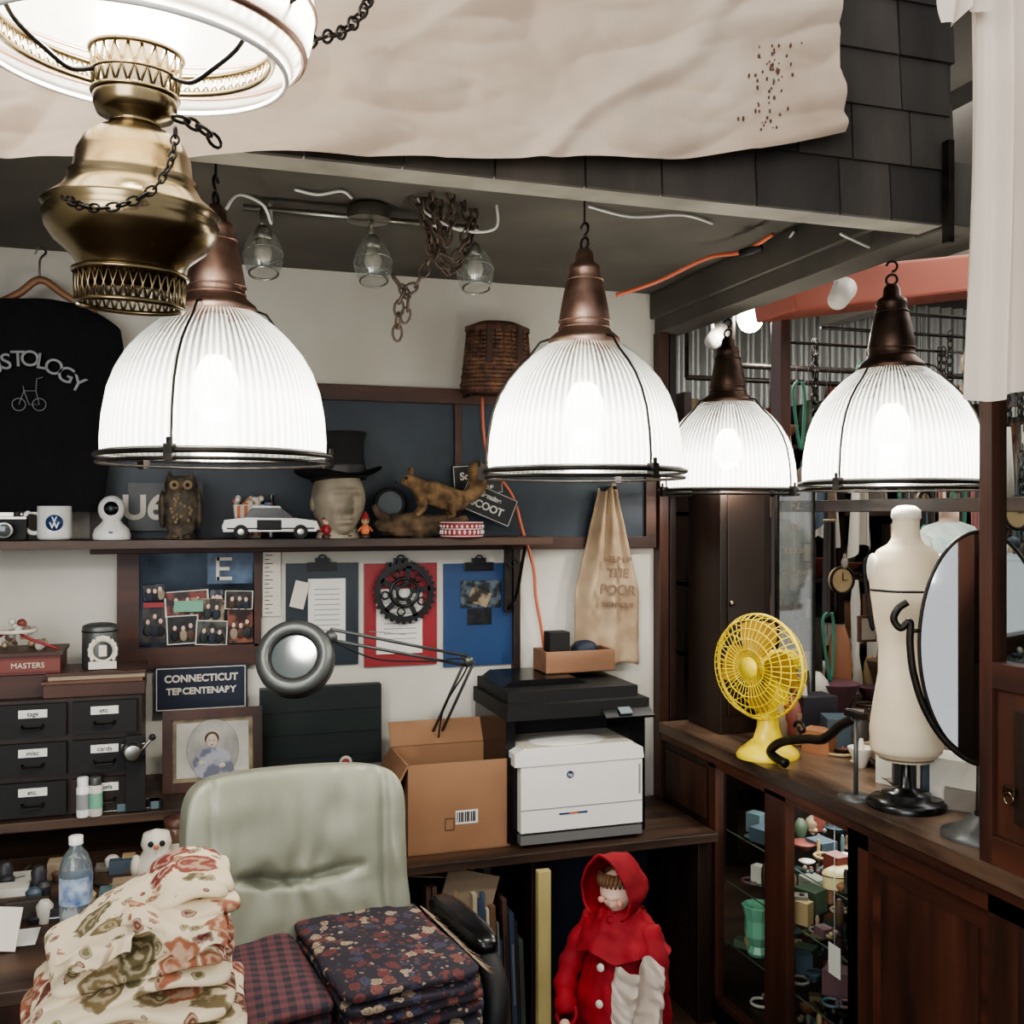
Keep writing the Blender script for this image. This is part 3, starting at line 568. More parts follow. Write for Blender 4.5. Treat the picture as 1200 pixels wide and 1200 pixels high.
o.tor((0,0,.026),.0665,.0014,white,40,5).tor((0,0,.046),.066,.0016,white,40,5).tor((0,0,.004),.066,.0016,white,40,5);o.done()
o=O('round_mirror',T(pB(457,590,3.2)));o.tor((0,0,0),.045,.007,black,32,8,M=R(90,'X')).lathe([(.044,-.002),(.044,.002)],lens,32,M=R(90,'X')).cyl((0,0,-.045),(0,0,-.062),.008,black);o.done()
o=O('glass_bottle',T(sp(318,3.2)));o.lathe([(.02,0),(.021,.06),(.02,.08),(.008,.1),(.007,.13)],P('bottle_dk',(40,50,44),.15),20);o.done()
# ================= LEFT DESK =================
o=O('writing_desk');DX1=.02
o.bx(-1.6,DX1,2.12,BW-.02,.67,.70,dwoodh).bx(-1.58,-1.5,2.18,2.26,0,.67,dwood).bx(DX1-.09,DX1-.02,2.18,2.26,0,.67,dwood).bx(DX1-.09,DX1-.02,3.15,3.25,0,.67,dwood).bx(-1.58,-1.5,3.15,3.25,0,.67,dwood).bx(-1.5,DX1-.09,2.2,2.22,.52,.67,rwood)
for k in range(3): o.bx(-1.45+k*.47,-1.0+k*.47,2.185,2.2,.54,.65,rwood);o.sph((-1.22+k*.47,2.175,.595),.014,brass,10)
o.done(.003)
HB=2.86
o=O('desk_hutch');o.bx(-1.6,.42,HB,BW-.02,.785,.81,dwoodh).bx(.37,.40,2.9,BW-.02,0,.785,dwood).bx(-.9,-.88,2.9,BW-.02,.701,.785,dwood).bx(-.02,0,2.9,BW-.02,.701,.785,dwood);o.done(.002)
o=O('drawer_cabinet');zb=.811;H_=pB(80,818,HB+.05).z
xr=pB(166,0,HB+.03).x;db=HB+.03
o.bx(-1.3,xr,db+.01,BW-.05,zb,H_,dwood)
rh=(H_-zb)/3
lab=['labels','cards','etc.','misc','tags','pens']
for c_ in range(6):
    x1=xr-.012-c_*.172;x0=x1-.158
    for r_ in range(3):
        z0=zb+.008+r_*rh;o.bx(x0,x1,db-.006,db+.012,z0,z0+rh-.016,black if (c_+r_)%4 else dwood)
        xm=(x0+x1)/2;o.bx(xm-.034,xm+.034,db-.0085,db-.006,z0+rh*.5,z0+rh*.5+.021,paper).txt(lab[(c_*2+r_)%6],.017,black,(xm,db-.009,z0+rh*.5+.01))
        o.tube([(xm-.025,db-.006,z0+rh*.3),(xm-.02,db-.02,z0+rh*.25),(xm+.02,db-.02,z0+rh*.25),(xm+.025,db-.006,z0+rh*.3)],.004,iron,6)
o.done(.002);TZ=H_
o=O('book_stack');c=pB(113,0,2.98);o.bx(c.x-.125,c.x+.125,2.92,3.1,TZ,TZ+.035,fwood).bx(c.x-.13,c.x+.12,2.915,3.1,TZ+.035,TZ+.043,P('book_cover',(96,66,48),.5)).bx(c.x-.115,c.x+.125,2.93,3.1,TZ+.043,TZ+.055,PAL[7]).bx(c.x-.12,c.x+.128,2.925,3.1,TZ+.055,TZ+.063,fwood);o.done(.001)
o=O('storage_tin',T((pB(117,0,3.0).x,3.01,TZ+.0635)));o.lathe([(.045,0),(.046,.004),(.046,.11),(.044,.115),(.03,.12),(0,.122)],greym,32).tor((0,0,.1),.046,.002,black,32,5).tor((0,0,.0),.028,.004,offw,24,6,M=T((.01,-.047,.05))@R(90,'X')).box((.01,-.047,.05),(.02,.003,.03),offw).box((.01,-.05,.012),(.07,.01,.02),offw)
for k in range(8):
    for s_ in(-1,1): o.sph((.01+s_*.033*cos(k*.35-.6),-.05,.05+.033*sin(k*.35-.6)),(.006,.003,.009),offw,6)
o.done()
o=O('cigar_box');c=pB(25,0,2.98);o.bx(c.x-.16,c.x+.1,2.95,3.12,TZ,TZ+.058,fwood).bx(c.x-.16,c.x+.098,2.948,3.12,TZ+.06,TZ+.11,P('cigar_red',(92,38,32),.5)).bx(c.x-.16,c.x+.098,2.945,2.948,TZ+.068,TZ+.1,P('cigar_lbl',(112,56,46),.5)).txt('MASTERS',.02,offw,(c.x+.02,2.944,TZ+.084)).bx(c.x-.165,c.x+.105,2.94,3.12,TZ+.11,TZ+.118,fwood);o.done(.001)
o=O('costume_jewellery')
for k in range(60):
    t=random.random();o.sph((c.x-.15+.2*t,random.uniform(2.98,3.1),TZ+.125+random.uniform(0,.07)*sin(pi*t)),random.uniform(.006,.014),random.choice([PAL[4],PAL[11],PAL[2],PAL[0],PAL[7]]),8)
o.tube(spline([(c.x-.1,2.96,TZ+.125),(c.x-.03,3.0,TZ+.17),(c.x+.02,2.98,TZ+.15),(c.x+.09,2.98,TZ+.122)]),.004,red,6).tor((c.x-.02,3.02,TZ+.17),.05,.006,offw,24,6);o.done()
o=O('pencil_sharpener',T((pB(158,0,2.95).x,2.868,.811)));o.bx(-.02,.03,0,.012,0,.2,black).box((0,.0,.17),(.06,.05,.03),steel).cyl((0,-.02,.17),(0,-.07,.17),.02,steel,20).tor((0,0,0),.026,.004,black,20,6,M=T((0,-.05,.17))@R(90,'X')).cyl((.02,-.05,.17),(.045,-.05,.2),.004,steel).sph((.048,-.05,.204),.009,black,10);o.done(.002)
for i,px in enumerate((97,112)):
    o=O('supplement_bottle',T((pB(px,0,HB+.0).x,HB+.008,.811)));o.lathe([(.0155,0),(.0165,.004),(.0165,.075),(.012,.082)],[white,PAL[4]][i],20).lathe([(.014,.08),(.0145,.1),(.013,.102),(0,.103)],greym if i else white,20).lathe([(.0168,.02),(.0168,.06)],[greyt,jade][i],20,cap=False);o.done()
o=O('desk_oddments')
for k in range(56):
    x=random.uniform(pB(-10,0,2.84).x,pB(200,0,2.84).x);y=random.uniform(2.42,2.83);m=random.choice([PAL[i] for i in(1,2,4,5,6,7,10,6,12,13)]);h=random.uniform(.008,.045)
    if k%3==0: o.box((x,y,.70+h/2),(random.uniform(.03,.09),random.uniform(.02,.06),h),m)
    elif k%3==1: o.lathe([(.015,0),(.018,h),(.01,h*1.3)],m,12,(x,y,.70))
    else: o.cyl((x,y,.706),(x+random.uniform(-.08,.08),y+.03,.706),.004,m,6)
for k in range(12):
    x=random.uniform(pB(140,0,2.84).x,pB(186,0,2.84).x);o.box((x,HB+.03+random.uniform(0,.02),.811+.01),(random.uniform(.02,.05),.02,.02),random.choice([PAL[4],PAL[10],PAL[11],black]))
o.done(.001)
o=O('desk_papers')
for k in range(5):
    p=at([8,20,95,150,120][k],[1050,1010,1075,950,948][k],[2.15,2.5,2.3,2.75,2.75][k]);zz=.703+k*.004 if k<3 else .813;o.box((p.x,p.y,zz),(.12,.09,.002),paper if k%2==0 else PAL[4])
p=at(4,1055,2.1);o.box((0,0,0),(.06,.003,.085),offw,T((p.x,p.y,.745))@R(-18,'X')@R(8,'Y'));o.done()
o=O('water_bottle',T((at(89,1000,2.17).x,at(89,1000,2.17).y,.70)));wb=P('pet_plastic',(206,218,222),.08,tr=.85)
o.lathe([(.028,0),(.032,.006),(.031,.02),(.033,.03),(.031,.04),(.033,.05),(.032,.06),(.033,.075),(.033,.135),(.032,.15),(.024,.175),(.013,.19),(.012,.2)],wb,32).lathe([(.0145,.197),(.0145,.213),(.013,.214),(0,.2145)],white,24).lathe([(.0337,.075),(.0337,.132)],P('bottle_label',(54,84,140),.4,c2=(190,204,216),ns=30),32,cap=False);o.done()
o=O('white_owl_ornament',T((pB(184,0,2.7).x,2.62,.70)));o.lathe([(.045,0),(.05,.02),(.045,.06),(.03,.085),(.036,.1),(.03,.125),(0,.135)],offw,24).sph((-.012,-.034,.108),.007,black,8).sph((.014,-.034,.108),.007,black,8).lathe([(.006,0),(.001,.012)],tube_o,8,M=T((0,-.036,.1))@R(90,'X'))
for s_ in(-1,1): o.sph((s_*.045,-.01,.05),(.014,.02,.03),offw,10)
o.done()
o=O('glass_jar',T((pB(207,0,2.75).x,2.70,.70)));o.lathe([(.03,0),(.035,.01),(.035,.1),(.028,.115)],P('jar_glass',(150,120,100),.1,tr=.5),24).lathe([(.03,.115),(.031,.135),(0,.137)],fwood,24).lathe([(.0355,.03),(.0355,.08)],offw,24,cap=False);o.done()
o=O('framed_portrait');fb_=3.02;p0=pB(190,0,fb_).x;p1=pB(308,0,fb_).x;zt=pB(249,832,fb_).z;zb_=.811
Mf=T((0,fb_,zb_))@R(-6,'X')@T((0,-fb_,-zb_));fr=.026
for a in((p0,p1,zb_,zb_+fr),(p0,p1,zt-fr,zt),(p0,p0+fr,zb_+fr,zt-fr),(p1-fr,p1,zb_+fr,zt-fr)): o.bx(a[0],a[1],fb_,fb_+.02,a[2],a[3],rwoodv,Mf)
o.bx(p0+fr,p1-fr,fb_+.012,fb_+.018,zb_+fr,zt-fr,P('gilt_mat',(150,134,104),.5,c2=(84,74,58),ns=16),Mf)
o.bx(p0+fr+.012,p1-fr-.012,fb_+.009,fb_+.013,zb_+fr+.012,zt-fr-.012,P('old_photo',(190,186,172),.5,c2=(150,147,138),ns=7),Mf)
cx=(p0+p1)/2;cz=(zb_+zt)/2
o.M=Mf;o.lathe([(.085,0),(.083,.003),(0,.003)],P('photo_oval',(170,165,154),.6,c2=(120,118,114),ns=9),40,M=T((cx,fb_+.009,cz))@R(90,'X')@S(.85,1,1))
gp=P('photo_sitter',(96,98,112),.6,c2=(150,150,156),ns=24,lo=.45,hi=.55);fcm=P('photo_face',(180,168,150),.6)
o.prism([(cx-.05,cz-.065),(cx-.055,cz-.03),(cx-.035,cz+.0),(cx-.01,cz+.008),(cx+.02,cz+.006),(cx+.045,cz-.01),(cx+.058,cz-.06),(cx+.03,cz-.08),(cx-.03,cz-.08)],fb_+.002,fb_+.005,gp).sph((cx-.003,fb_+.004,cz+.024),(.016,.003,.021),fcm,16).sph((cx-.003,fb_+.0055,cz+.031),(.02,.003,.019),pbrown,16).sph((cx-.03,fb_+.002,cz-.035),(.01,.002,.007),fcm,10).sph((cx+.025,fb_+.002,cz-.045),(.01,.002,.007),fcm,10)
for s_ in(-1,1): o.sph((cx-.003+s_*.006,fb_+.001,cz+.026),.0018,black,6)
o.sph((cx-.003,fb_+.001,cz+.013),(.004,.001,.0012),pbrown,6);o.done(.001)
plate(236,806,.27,.135,0,[('CONNECTICUT',.22,.22),('TERCENTENARY',.2,-.06)],3.24,navy,offw)
o=O('green_storage_panel');o.bx(pB(305,0,3.2).x,pB(447,0,3.2).x,3.2,3.24,.811,pB(376,805,3.2).z,dgreen)
for k in range(1,4): o.pb(305,805+k*27,447,806+k*27,3.198,3.2,black)
p=pB(405,893,3.2);o.lathe([(.02,0),(.02,.003),(.0,.004)],PAL[4],24,M=T(p)@R(90,'X')).lathe([(.013,0),(.012,.006),(.0,.007)],red,24,M=T(p)@R(90,'X'));o.done(.002)
o=O('magnifier_lamp');hc=at(345,770,2.62);Mm=T(hc)@R(-14)@R(-24,'X')@R(90,'X')
o.tor((0,0,0),.078,.021,greym,48,12,M=Mm).lathe([(.064,-.004),(.064,.004)],lens,40,M=Mm).tor((0,0,.012),.062,.004,black,40,6,M=Mm).lathe([(.099,-.005),(.1,-.035),(.07,-.045)],greym,40,M=Mm,cap=False)
j0=at(388,750,2.68);j1=at(548,776,3.05);j2=at(500,884,3.30)
o.cyl(at(375,760,2.62),j0,.008,greym)
for dz in(0,.028): o.cyl(j0+V((0,0,dz)),j1+V((0,0,dz-.01)),.0045,greym,8);
for dx in(0,.03): o.cyl(j1+V((dx-.01,0,0)),V((j2.x+dx,3.22,.85)),.0045,greym,8)
o.tube([j0+V((.1,-.006,.02))+V((.004*cos(i*1.6)+i*.0016,.004*sin(i*1.6),-.0002*i)) for i in range(60)],.001,steel,4)
o.cyl(j1+V((0,-.02,.005)),j1+V((0,.02,.005)),.014,greym,16).cyl(j0+V((0,-.02,.01)),j0+V((0,.02,.01)),.014,greym,16).cyl(V((j2.x+.015,3.22,.607)),V((j2.x+.015,3.22,.86)),.015,greym,16).lathe([(.06,0),(.06,.01),(.02,.02)],greym,24,(j2.x+.015,3.215,.606),sy=.6)
o.tube(spline([j0+V((0,-.01,0)),at(440,772,2.78),at(500,775,2.92),j1,at(520,830,3.15),V((j2.x+.03,3.2,.84))]),.0025,black,6);o.done()
# ================= PRINTER SHELF =================
PZ=.605
o=O('printer_stand');o.bx(.425,AR-.01,2.82,BW-.02,PZ-.028,PZ,dwoodh).bx(AR-.06,AR-.01,2.86,BW-.02,0,PZ-.028,dwood).bx(.43,.455,2.86,BW-.02,0,PZ-.028,dwood).bx(.99,1.01,2.86,BW-.02,0,PZ-.028,dwood).bx(.455,.99,2.88,3.26,.04,.064,dwood).bx(1.02,AR-.07,3.2,3.22,.05,PZ-.05,navy);o.done(.003)
o=O('cardboard_box');bf=2.90;x0=pB(478,0,bf).x;x1=pB(598,0,bf).x;z0=PZ+.001;z1=pB(540,893,bf).z;y1=3.15;t=.005
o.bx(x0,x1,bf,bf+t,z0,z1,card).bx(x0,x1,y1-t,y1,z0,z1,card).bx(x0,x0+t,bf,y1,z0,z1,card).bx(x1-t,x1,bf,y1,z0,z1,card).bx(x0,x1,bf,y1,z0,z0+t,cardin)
o.box((0,0,-.05),(.005,.25,.1),card,T((x0,(bf+y1)/2,z1))@R(28,'Y')).box((0,0,.04),(x1-x0,.005,.08),card,T(((x0+x1)/2,y1,z1))@R(-30,'X')).box((0,0,-.03),(.004,.24,.06),cardin,T((x1-.006,(bf+y1)/2,z1-.002))@R(-6,'Y'))
p=pB(547,957,bf);o.bx(p.x-.034,p.x+.034,bf-.001,bf,p.z-.02,p.z+.02,paper)
for k in range(10): o.bx(p.x-.03+k*.006,p.x-.0275+k*.006+.001*(k%3),bf-.002,bf-.001,p.z-.014,p.z+.015,black)
p=pB(527,966,bf)
for a in((-.014,.014,-.018,-.016),(-.014,.014,.016,.018),(-.014,-.012,-.018,.018),(.012,.014,-.018,.018)): o.bx(p.x+a[0],p.x+a[1],bf-.001,bf,p.z+a[2],p.z+a[3],pbrown)
o.done()
o=O('laser_printer');f0=2.86;xa=pB(610,0,f0).x;xb=pB(752,0,f0).x;X0=xa-.03;X1=xb+.025
zz=lambda py:pB(680,py,f0).z
o.bx(X0,X1,f0+.03,3.24,PZ+.012,zz(885),blackg)
o.bx(xa,xb,f0-.004,f0+.05,zz(970),zz(893),white).bx(xa,xb,f0-.002,f0+.05,PZ+.012,zz(973),P('printer_grey',(110,110,108),.35))
o.prism([(xa-.02,zz(893)),(xb+.004,zz(893)),(xb-.0,zz(880)),(xb-.03,zz(874)),(xa+.0,zz(874)),(xa-.02,zz(878))],f0-.008,f0+.2,white)
o.bx(xa+.01,xb-.03,f0+.0,f0+.2,zz(874),zz(873),offw).sel(((xa+xb)/2-.02,f0+.09,zz(874)),(.12,.08,.012),white,.8,.8,32,12)
o.bx(X0,xa,f0+.05,3.24,zz(885),zz(842),blackg).bx(xb-.03,X1,f0+.03,3.24,zz(885),zz(842),blackg).bx(xa,xb-.03,f0+.2,3.24,zz(885),zz(842),black)
o.bx(X0-.004,X1+.01,f0+.02,3.25,zz(842),zz(824),black).bx(X0+.01,X1-.01,f0+.06,3.25,zz(824),zz(811),black).prism([(X0+.02,zz(811)),(X0+.05,zz(803)),(X0+.26,zz(803)),(X0+.30,zz(811))],3.0,3.24,blackg)
o.box((0,0,0),(.16,.06,.008),blackg,T((X1-.07,f0+.01,zz(838)))@R(28,'X')).box((0,0,0),(.04,.004,.03),P('lcd',(96,110,112),.2),T((X1-.08,f0+.0,zz(836)))@R(-60,'X'))
o.bx(xa,xb,f0-.0055,f0-.004,zz(944),zz(943),greyt).bx(xa+.12,xa+.21,f0-.006,f0-.004,zz(952),zz(950),blue).bx(xa+.15,xa+.18,f0-.0062,f0-.004,zz(952),zz(950),tube_o)
o.lathe([(.011,0),(.011,.002)],P('logo_dark',(36,60,90),.4),24,M=T((xa+.155,f0-.004,zz(906)))@R(90,'X')).txt('hp',.014,white,(xa+.155,f0-.0068,zz(906)))
for x in(X0+.03,X1-.03): o.bx(x-.02,x+.02,f0+.05,f0+.09,PZ,PZ+.012,black)
o.bx(xb-.012,xb-.006,f0-.005,f0-.003,zz(936),zz(900),greyt)
o.done(.004)
o=O('wooden_tray');cw=P('tray_wood',(156,116,88),.6,c2=(116,84,62),ns=9,st=(.2,1,1))
a0=pB(640,0,3.08).x;a1=pB(721,0,3.08).x;wz=zz(803)+.001
o.bx(a0,a1,3.08,3.088,wz,wz+.07,cw).bx(a0,a1,3.2,3.208,wz,wz+.07,cw).bx(a0,a0+.008,3.088,3.2,wz,wz+.07,cw).bx(a1-.008,a1,3.088,3.2,wz,wz+.07,cw).bx(a0,a1,3.08,3.2,wz,wz+.005,cw)
o.bx(a0+.02,a0+.09,3.1,3.16,wz+.005,wz+.13,black).sel((a0+.16,3.15,wz+.06),(.045,.035,.035),navy,.8,.8,20,12);o.done(.002)
o=O('book_row');bc=[P('bk%d'%i,c_,.6) for i,c_ in enumerate([(150,130,104),(70,90,110),(48,42,40),(176,166,144),(112,82,60),(66,78,74),(196,186,166),(86,62,52),(110,114,118),(60,70,92)])]
x=.49
while x<.965:
    w_=random.uniform(.006,.02);h=random.uniform(.27,.47);dpt=random.uniform(.0,.03);m=random.choice(bc)
    o.bx(x,x+w_,2.84+dpt,3.15,.066,.066+h,m,T((x,0,.066))@R(-2.2,'Y')@T((-x,0,-.066)))
    if w_>.012: o.bx(x+w_*.3,x+w_*.7,2.838+dpt,2.84+dpt,.12+h*.1,.12+h*.6,random.choice(bc),T((x,0,.066))@R(-2.2,'Y')@T((-x,0,-.066)))
    x+=w_+.0015
o.box((0,0,0),(.26,.2,.004),PAL[2],T((.66,3.0,.545))@R(8,'Y')).box((0,0,0),(.16,.004,.13),PAL[7],T((.80,2.87,.49))@R(16,'Y'))
o.done(.001)
o=O('yellow_plank');x=pB(637,0,2.8).x;o.bx(x-.02,x+.02,2.79,2.815,0,.56,ylw).done(.002)
# ================= DOLL =================
dp=at(728,1100,2.62);o=O('doll_in_red_raincoat',T((dp.x,dp.y,0))@R(-52)@S(1.0,1.0,1.03))
def coat(u,v):
    a=2*pi*u;z=.17+v*.40;r_=.14-.085*v**1.2;r_*=1+.10*(1-v)*sin(a*7+1)+.12*noise.noise(V((cos(a)*2,sin(a)*2,v*5)))+.05*noise.noise(V((cos(a)*5,sin(a)*5,v*11)));
    return (r_*cos(a)*1.08,r_*.9*sin(a),z)
o.grid(coat,96,44,redcoat,True,True)
o.tube([coat(i/48,0) for i in range(48)],.005,redcoat,6,True)
o.sph((0,0,.555),(.062,.055,.035),redcoat,20)
Mh=T((0,-.02,.622))@R(8)@R(20,'X');head(o,skin,.112,Mh,pbrown,red,amp=.38,wide=1.05)
hair=P('doll_hair',(100,70,46),.7);o.sph((0,-.006,.648),(.047,.05,.036),hair,20)
for k in range(9): a=(k-4)*.22;o.tube([(.046*sin(a),-.05*cos(a)-.012,.668),(.048*sin(a),-.059*cos(a)-.016,.652),(.046*sin(a*1.05),-.058*cos(a)-.018,.640)],[.006,.006,.003],hair,6)
cpk=P('cheek_pink',(214,150,134),.6)
for s_ in(-1,1): o.sph((s_*.026,-.060,.604),(.009,.004,.008),cpk,10)
def hood(u,v):
    a=(u-.5)*2*2.45; y=-.080+.16*sin(v*pi/2); rr=.068*cos(v*pi/2*.94)**.55
    pk_=.028*max(0,cos(a))**3*(1-v*.3)
    w=.007*noise.noise(V((a*2,v*4,1)))
    return ((rr+w)*sin(a)*(1+.03*sin(v*9)), y-.018*(cos(a)>0)*cos(a), .626+(rr*1.05+pk_+w)*cos(a)-.012*v)
o.grid(hood,60,28,redcoat);o.tube([hood(i/40,0) for i in range(41)],.004,redcoat,8)
def cape(u,v):
    a=2*pi*u;r_=.05+.058*v+.01*noise.noise(V((cos(a)*3,sin(a)*3,v*4)));return (r_*cos(a)*1.2,r_*sin(a)*.95,.575-.095*v+.009*sin(a*6)*v)
o.grid(cape,80,12,redcoat,True,True)
for s_ in(-1,1):
    o.tube(spline([(s_*.07,0,.535),(s_*.115,-.03,.45),(s_*.12,-.075,.38),(s_*.095,-.11,.325)],6),[.034+.004*sin(i*1.7)-.0004*i for i in range(19)],redcoat,16)
    o.tor((0,0,0),.027,.006,redcoat,16,6,M=T((s_*.095,-.112,.325))@R(60,'X'))
    h=V((s_*.091,-.127,.302));o.sel(h,(.015,.012,.018),skin,.9,.9,18,10)
    for f in range(4):
        bx_=h+V((( f-1.5)*.008,-.004,-.014));ln=[.022,.027,.025,.019][f];o.tube([bx_,bx_+V((0,-.006,-ln*.5)),bx_+V((0,-.001,-ln))],[.0045,.0042,.003],skin,8)
    o.tube([h+V((-s_*.013,0,0)),h+V((-s_*.022,-.008,-.01)),h+V((-s_*.024,-.01,-.02))],[.0055,.005,.0036],skin,8)
    o.tube([(s_*.05,0,.2),(s_*.05,0,.12),(s_*.048,.0,.04)],[.036,.03,.024],offw,14);o.sel((s_*.05,-.025,.022),(.03,.055,.022),red,.7,.9,24,12)
for k in range(3):
    z_=.46-k*.085;o.lathe([(.010,0),(.009,.004),(0,.004)],offw,16,M=T((0,-.108-.006*k,z_))@R(80,'X'))
o.sph((.0,-.055,.556),(.014,.01,.012),redcoat,12);o.done()
pbm=P('sheer_cloth',(190,178,164),.6,tr=.15)
o=O('sheer_scarf')
def scf(u,v):
    p=at(722+u*52+10*v*(u-.3),1132+v*80+8*sin(u*6),2.36);return p+V((0,.02*sin(u*11+v*3)+.012*noise.noise(V((u*6,v*8,1))),.006*noise.noise(V((u*8,v*8,4)))))
o.grid(scf,50,40,pbm);p=at(750,1205,2.36);o.tube([p,(p.x,p.y,0)],[.04,.05],pbm,12);o.done()
# ================= CHAIR =================
cc=at(352,1000,2.22);CRZ=8
o=O('office_chair',T((cc.x,cc.y,0))@R(CRZ))
def cb(p):
    x,z=p.x,p.z;d=0
    zc_=.02-.010*cos(x*20)
    d-=.024*exp(-((z-zc_)/.013)**2)*max(0,1-(abs(x)/.15)**6)
    for cx_ in(-.075,.085): d-=.014*exp(-((x-cx_)/.022)**2-((z-.02)/.03)**2)
    d-=.012*exp(-((abs(x)-.19)/.008)**2)
    d+=.007*noise.noise(V((x*9,0,z*14)))+.006*noise.noise(V((x*26,0,z*10)))
    d+=.005*sin(x*70+5*noise.noise(V((x*8,z*8,0))))*exp(-((z-.02)/.06)**2)
    s=-1 if p.y<0 else 1
    return V(((.012*copysign(1,x)*min(1,-z/.2)*min(1,abs(x)/.1)) if z<0 else 0,s*d-.03*(x/.25)**2,.010*cos(x*6)))
Mc=T((0,.06,.77))@R(-9,'X')@R(1.5,'Y');o.sel((0,0,0),(.243,.06,.25),leather,.28,.18,280,200,cb,M=Mc)
o.sel((0,-.24,.47),(.26,.26,.06),leather,.4,.4,60,24)
for s_ in(-1,1):
    o.tube(spline([(s_*.27,.02,.49),(s_*.31,.03,.57),(s_*.325,-.02,.66),(s_*.325,-.12,.68),(s_*.325,-.26,.67),(s_*.315,-.33,.61),(s_*.29,-.32,.48),(s_*.26,-.3,.44)]),.026,black,14)
    o.sel((s_*.325,-.13,.70),(.035,.15,.024),blackg,.6,.6,30,14)
o.cyl((0,-.2,.42),(0,-.2,.1),.03,chrome,20).cyl((0,-.2,.3),(0,-.2,.1),.045,black,20)
for k in range(5):
    a=radians(72*k+15);e=V((.3*cos(a),-.2+.3*sin(a),.07));o.tube([(0,-.2,.12),e],[.03,.018],black,10);o.cyl(e+V((-.02,0,-.043)),e+V((.02,0,-.043)),.027,black,16)
o.done()
Mchair=T((cc.x,cc.y,0))@R(CRZ)
tart=P('tartan',(92,36,44),.9)
N=tart.node_tree.nodes;Lk=tart.node_tree.links;tc=N.new('ShaderNodeTexCoord');outs=[]
for dr in('X','Y'):
    wv=N.new('ShaderNodeTexWave');wv.bands_direction=dr;wv.inputs['Scale'].default_value=11;Lk.new(tc.outputs['Object'],wv.inputs[0]);cr=N.new('ShaderNodeValToRGB');cr.color_ramp.elements[0].position=.45;cr.color_ramp.elements[1].position=.55;cr.color_ramp.elements[0].color=(.028,.026,.036,1);cr.color_ramp.elements[1].color=(.14,.052,.055,1);Lk.new(wv.outputs[0],cr.inputs[0]);outs.append(cr)
mxx=N.new('ShaderNodeMix');mxx.data_type='RGBA';mxx.inputs[0].default_value=.5;Lk.new(outs[0].outputs[0],mxx.inputs[6]);Lk.new(outs[1].outputs[0],mxx.inputs[7]);Lk.new(mxx.outputs[2],N['Principled BSDF'].inputs['Base Color'])
def nd(k,a=.012):
    return lambda p:V((a*.6*noise.noise(p*7+V((k,0,0))),a*.6*noise.noise(p*9+V((0,k,0))),a*(noise.noise(p*6+V((k,k,0)))+.4*noise.noise(p*20))))
o=O('folded_rugs',Mchair)
for k in range(8): o.sel((.125+random.uniform(-.006,.006),-.2+random.uniform(-.006,.006),.545+k*.0235),(.145-.001*k,.2,.0135),paisley,.5,.16,110,18,nd(k,.009))
for k in range(34): o.cyl((.262,-.37+k*.010,.715),(.28+random.uniform(0,.02),-.37+k*.010+random.uniform(-.006,.006),.69),.0016,PAL[7],4)
o.done()
o=O('tartan_blanket',Mchair)
for k in range(6): o.sel((-.105+random.uniform(-.004,.004),-.17,.55+k*.027),(.082,.19,.015),tart,.5,.16,90,16,nd(k+9,.01))
o.done()
tp=at(165,1200,1.52)
o=O('work_table');o.bx(tp.x-.5,tp.x+.2,tp.y-.35,tp.y+.2,.69,.72,dwoodh)
for x in(-.46,.16):
    for y in(-.31,.16): o.bx(tp.x+x-.025,tp.x+x+.025,tp.y+y-.025,tp.y+y+.025,0,.69,dwood)
o.done(.003)
o=O('floral_fabric_pile')
lay=[(158,1228,1.50,.155,.14,.020,0),(150,1207,1.51,.15,.14,.019,5),(163,1187,1.52,.15,.14,.019,-4),(152,1167,1.53,.147,.13,.018,6),(160,1147,1.54,.142,.13,.018,-6),(153,1127,1.55,.138,.13,.018,4),(162,1108,1.56,.134,.12,.017,-5),(160,1090,1.57,.128,.12,.017,8),(176,1071,1.585,.115,.115,.016,2),(190,1053,1.60,.098,.11,.016,12),(206,1036,1.62,.078,.10,.015,-4),(220,1021,1.635,.058,.085,.014,8)]
for k,(px,py,d,a,b,h,rz) in enumerate(lay):
    p=at(px,py,d)
    def wr(q,k=k,a=a,b=b):
        s_=k*3.7;ed=(abs(q.x)/a)**2
        return V((.010*noise.noise(q*8+V((s_,0,0))),.014*noise.noise(q*7+V((0,s_,0)))+.004*noise.noise(q*30+V((s_,0,0))),.014*noise.noise(q*6+V((s_,s_,0)))+.004*noise.noise(q*24+V((0,s_,0)))-.016*ed+.005*sin(q.x*40+s_)*(q.y<0)))
    o.sel((0,0,0),(a,b,h),floral,.7,.2,150,26,wr,M=T(p)@R(rz)@R(-4-(k>4)*5-(k>8)*6,'Y'))
def dr(px0,py0,px1,py1,d,seed,amp=.02,sk_=0):
    def fn(u,v):
        p=at(px0+(px1-px0)*u+sk_*v,py0+(py1-py0)*v+9*sin(u*4+seed)+8*sin(u*9+seed*2)*v,d-.07*sin(min(1,v*1.5)*pi/2));return p+V((.006*noise.noise(V((u*5,v*4,seed+3))),-amp*abs(noise.noise(V((u*4,v*1.2,seed))))*1.6-.006*sin(u*11+v*2+seed),.010*noise.noise(V((u*3,v*3,seed)))))
    o.grid(fn,60,40,floral)
dr(150,1064,262,1108,1.53,5,.01,8);dr(70,1092,160,1130,1.49,1,.01,-8)
p=at(160,1250,1.50);o.sel((p.x,p.y,.752),(.165,.15,.035),floral,.4,.25,80,20,nd(40));o.done()
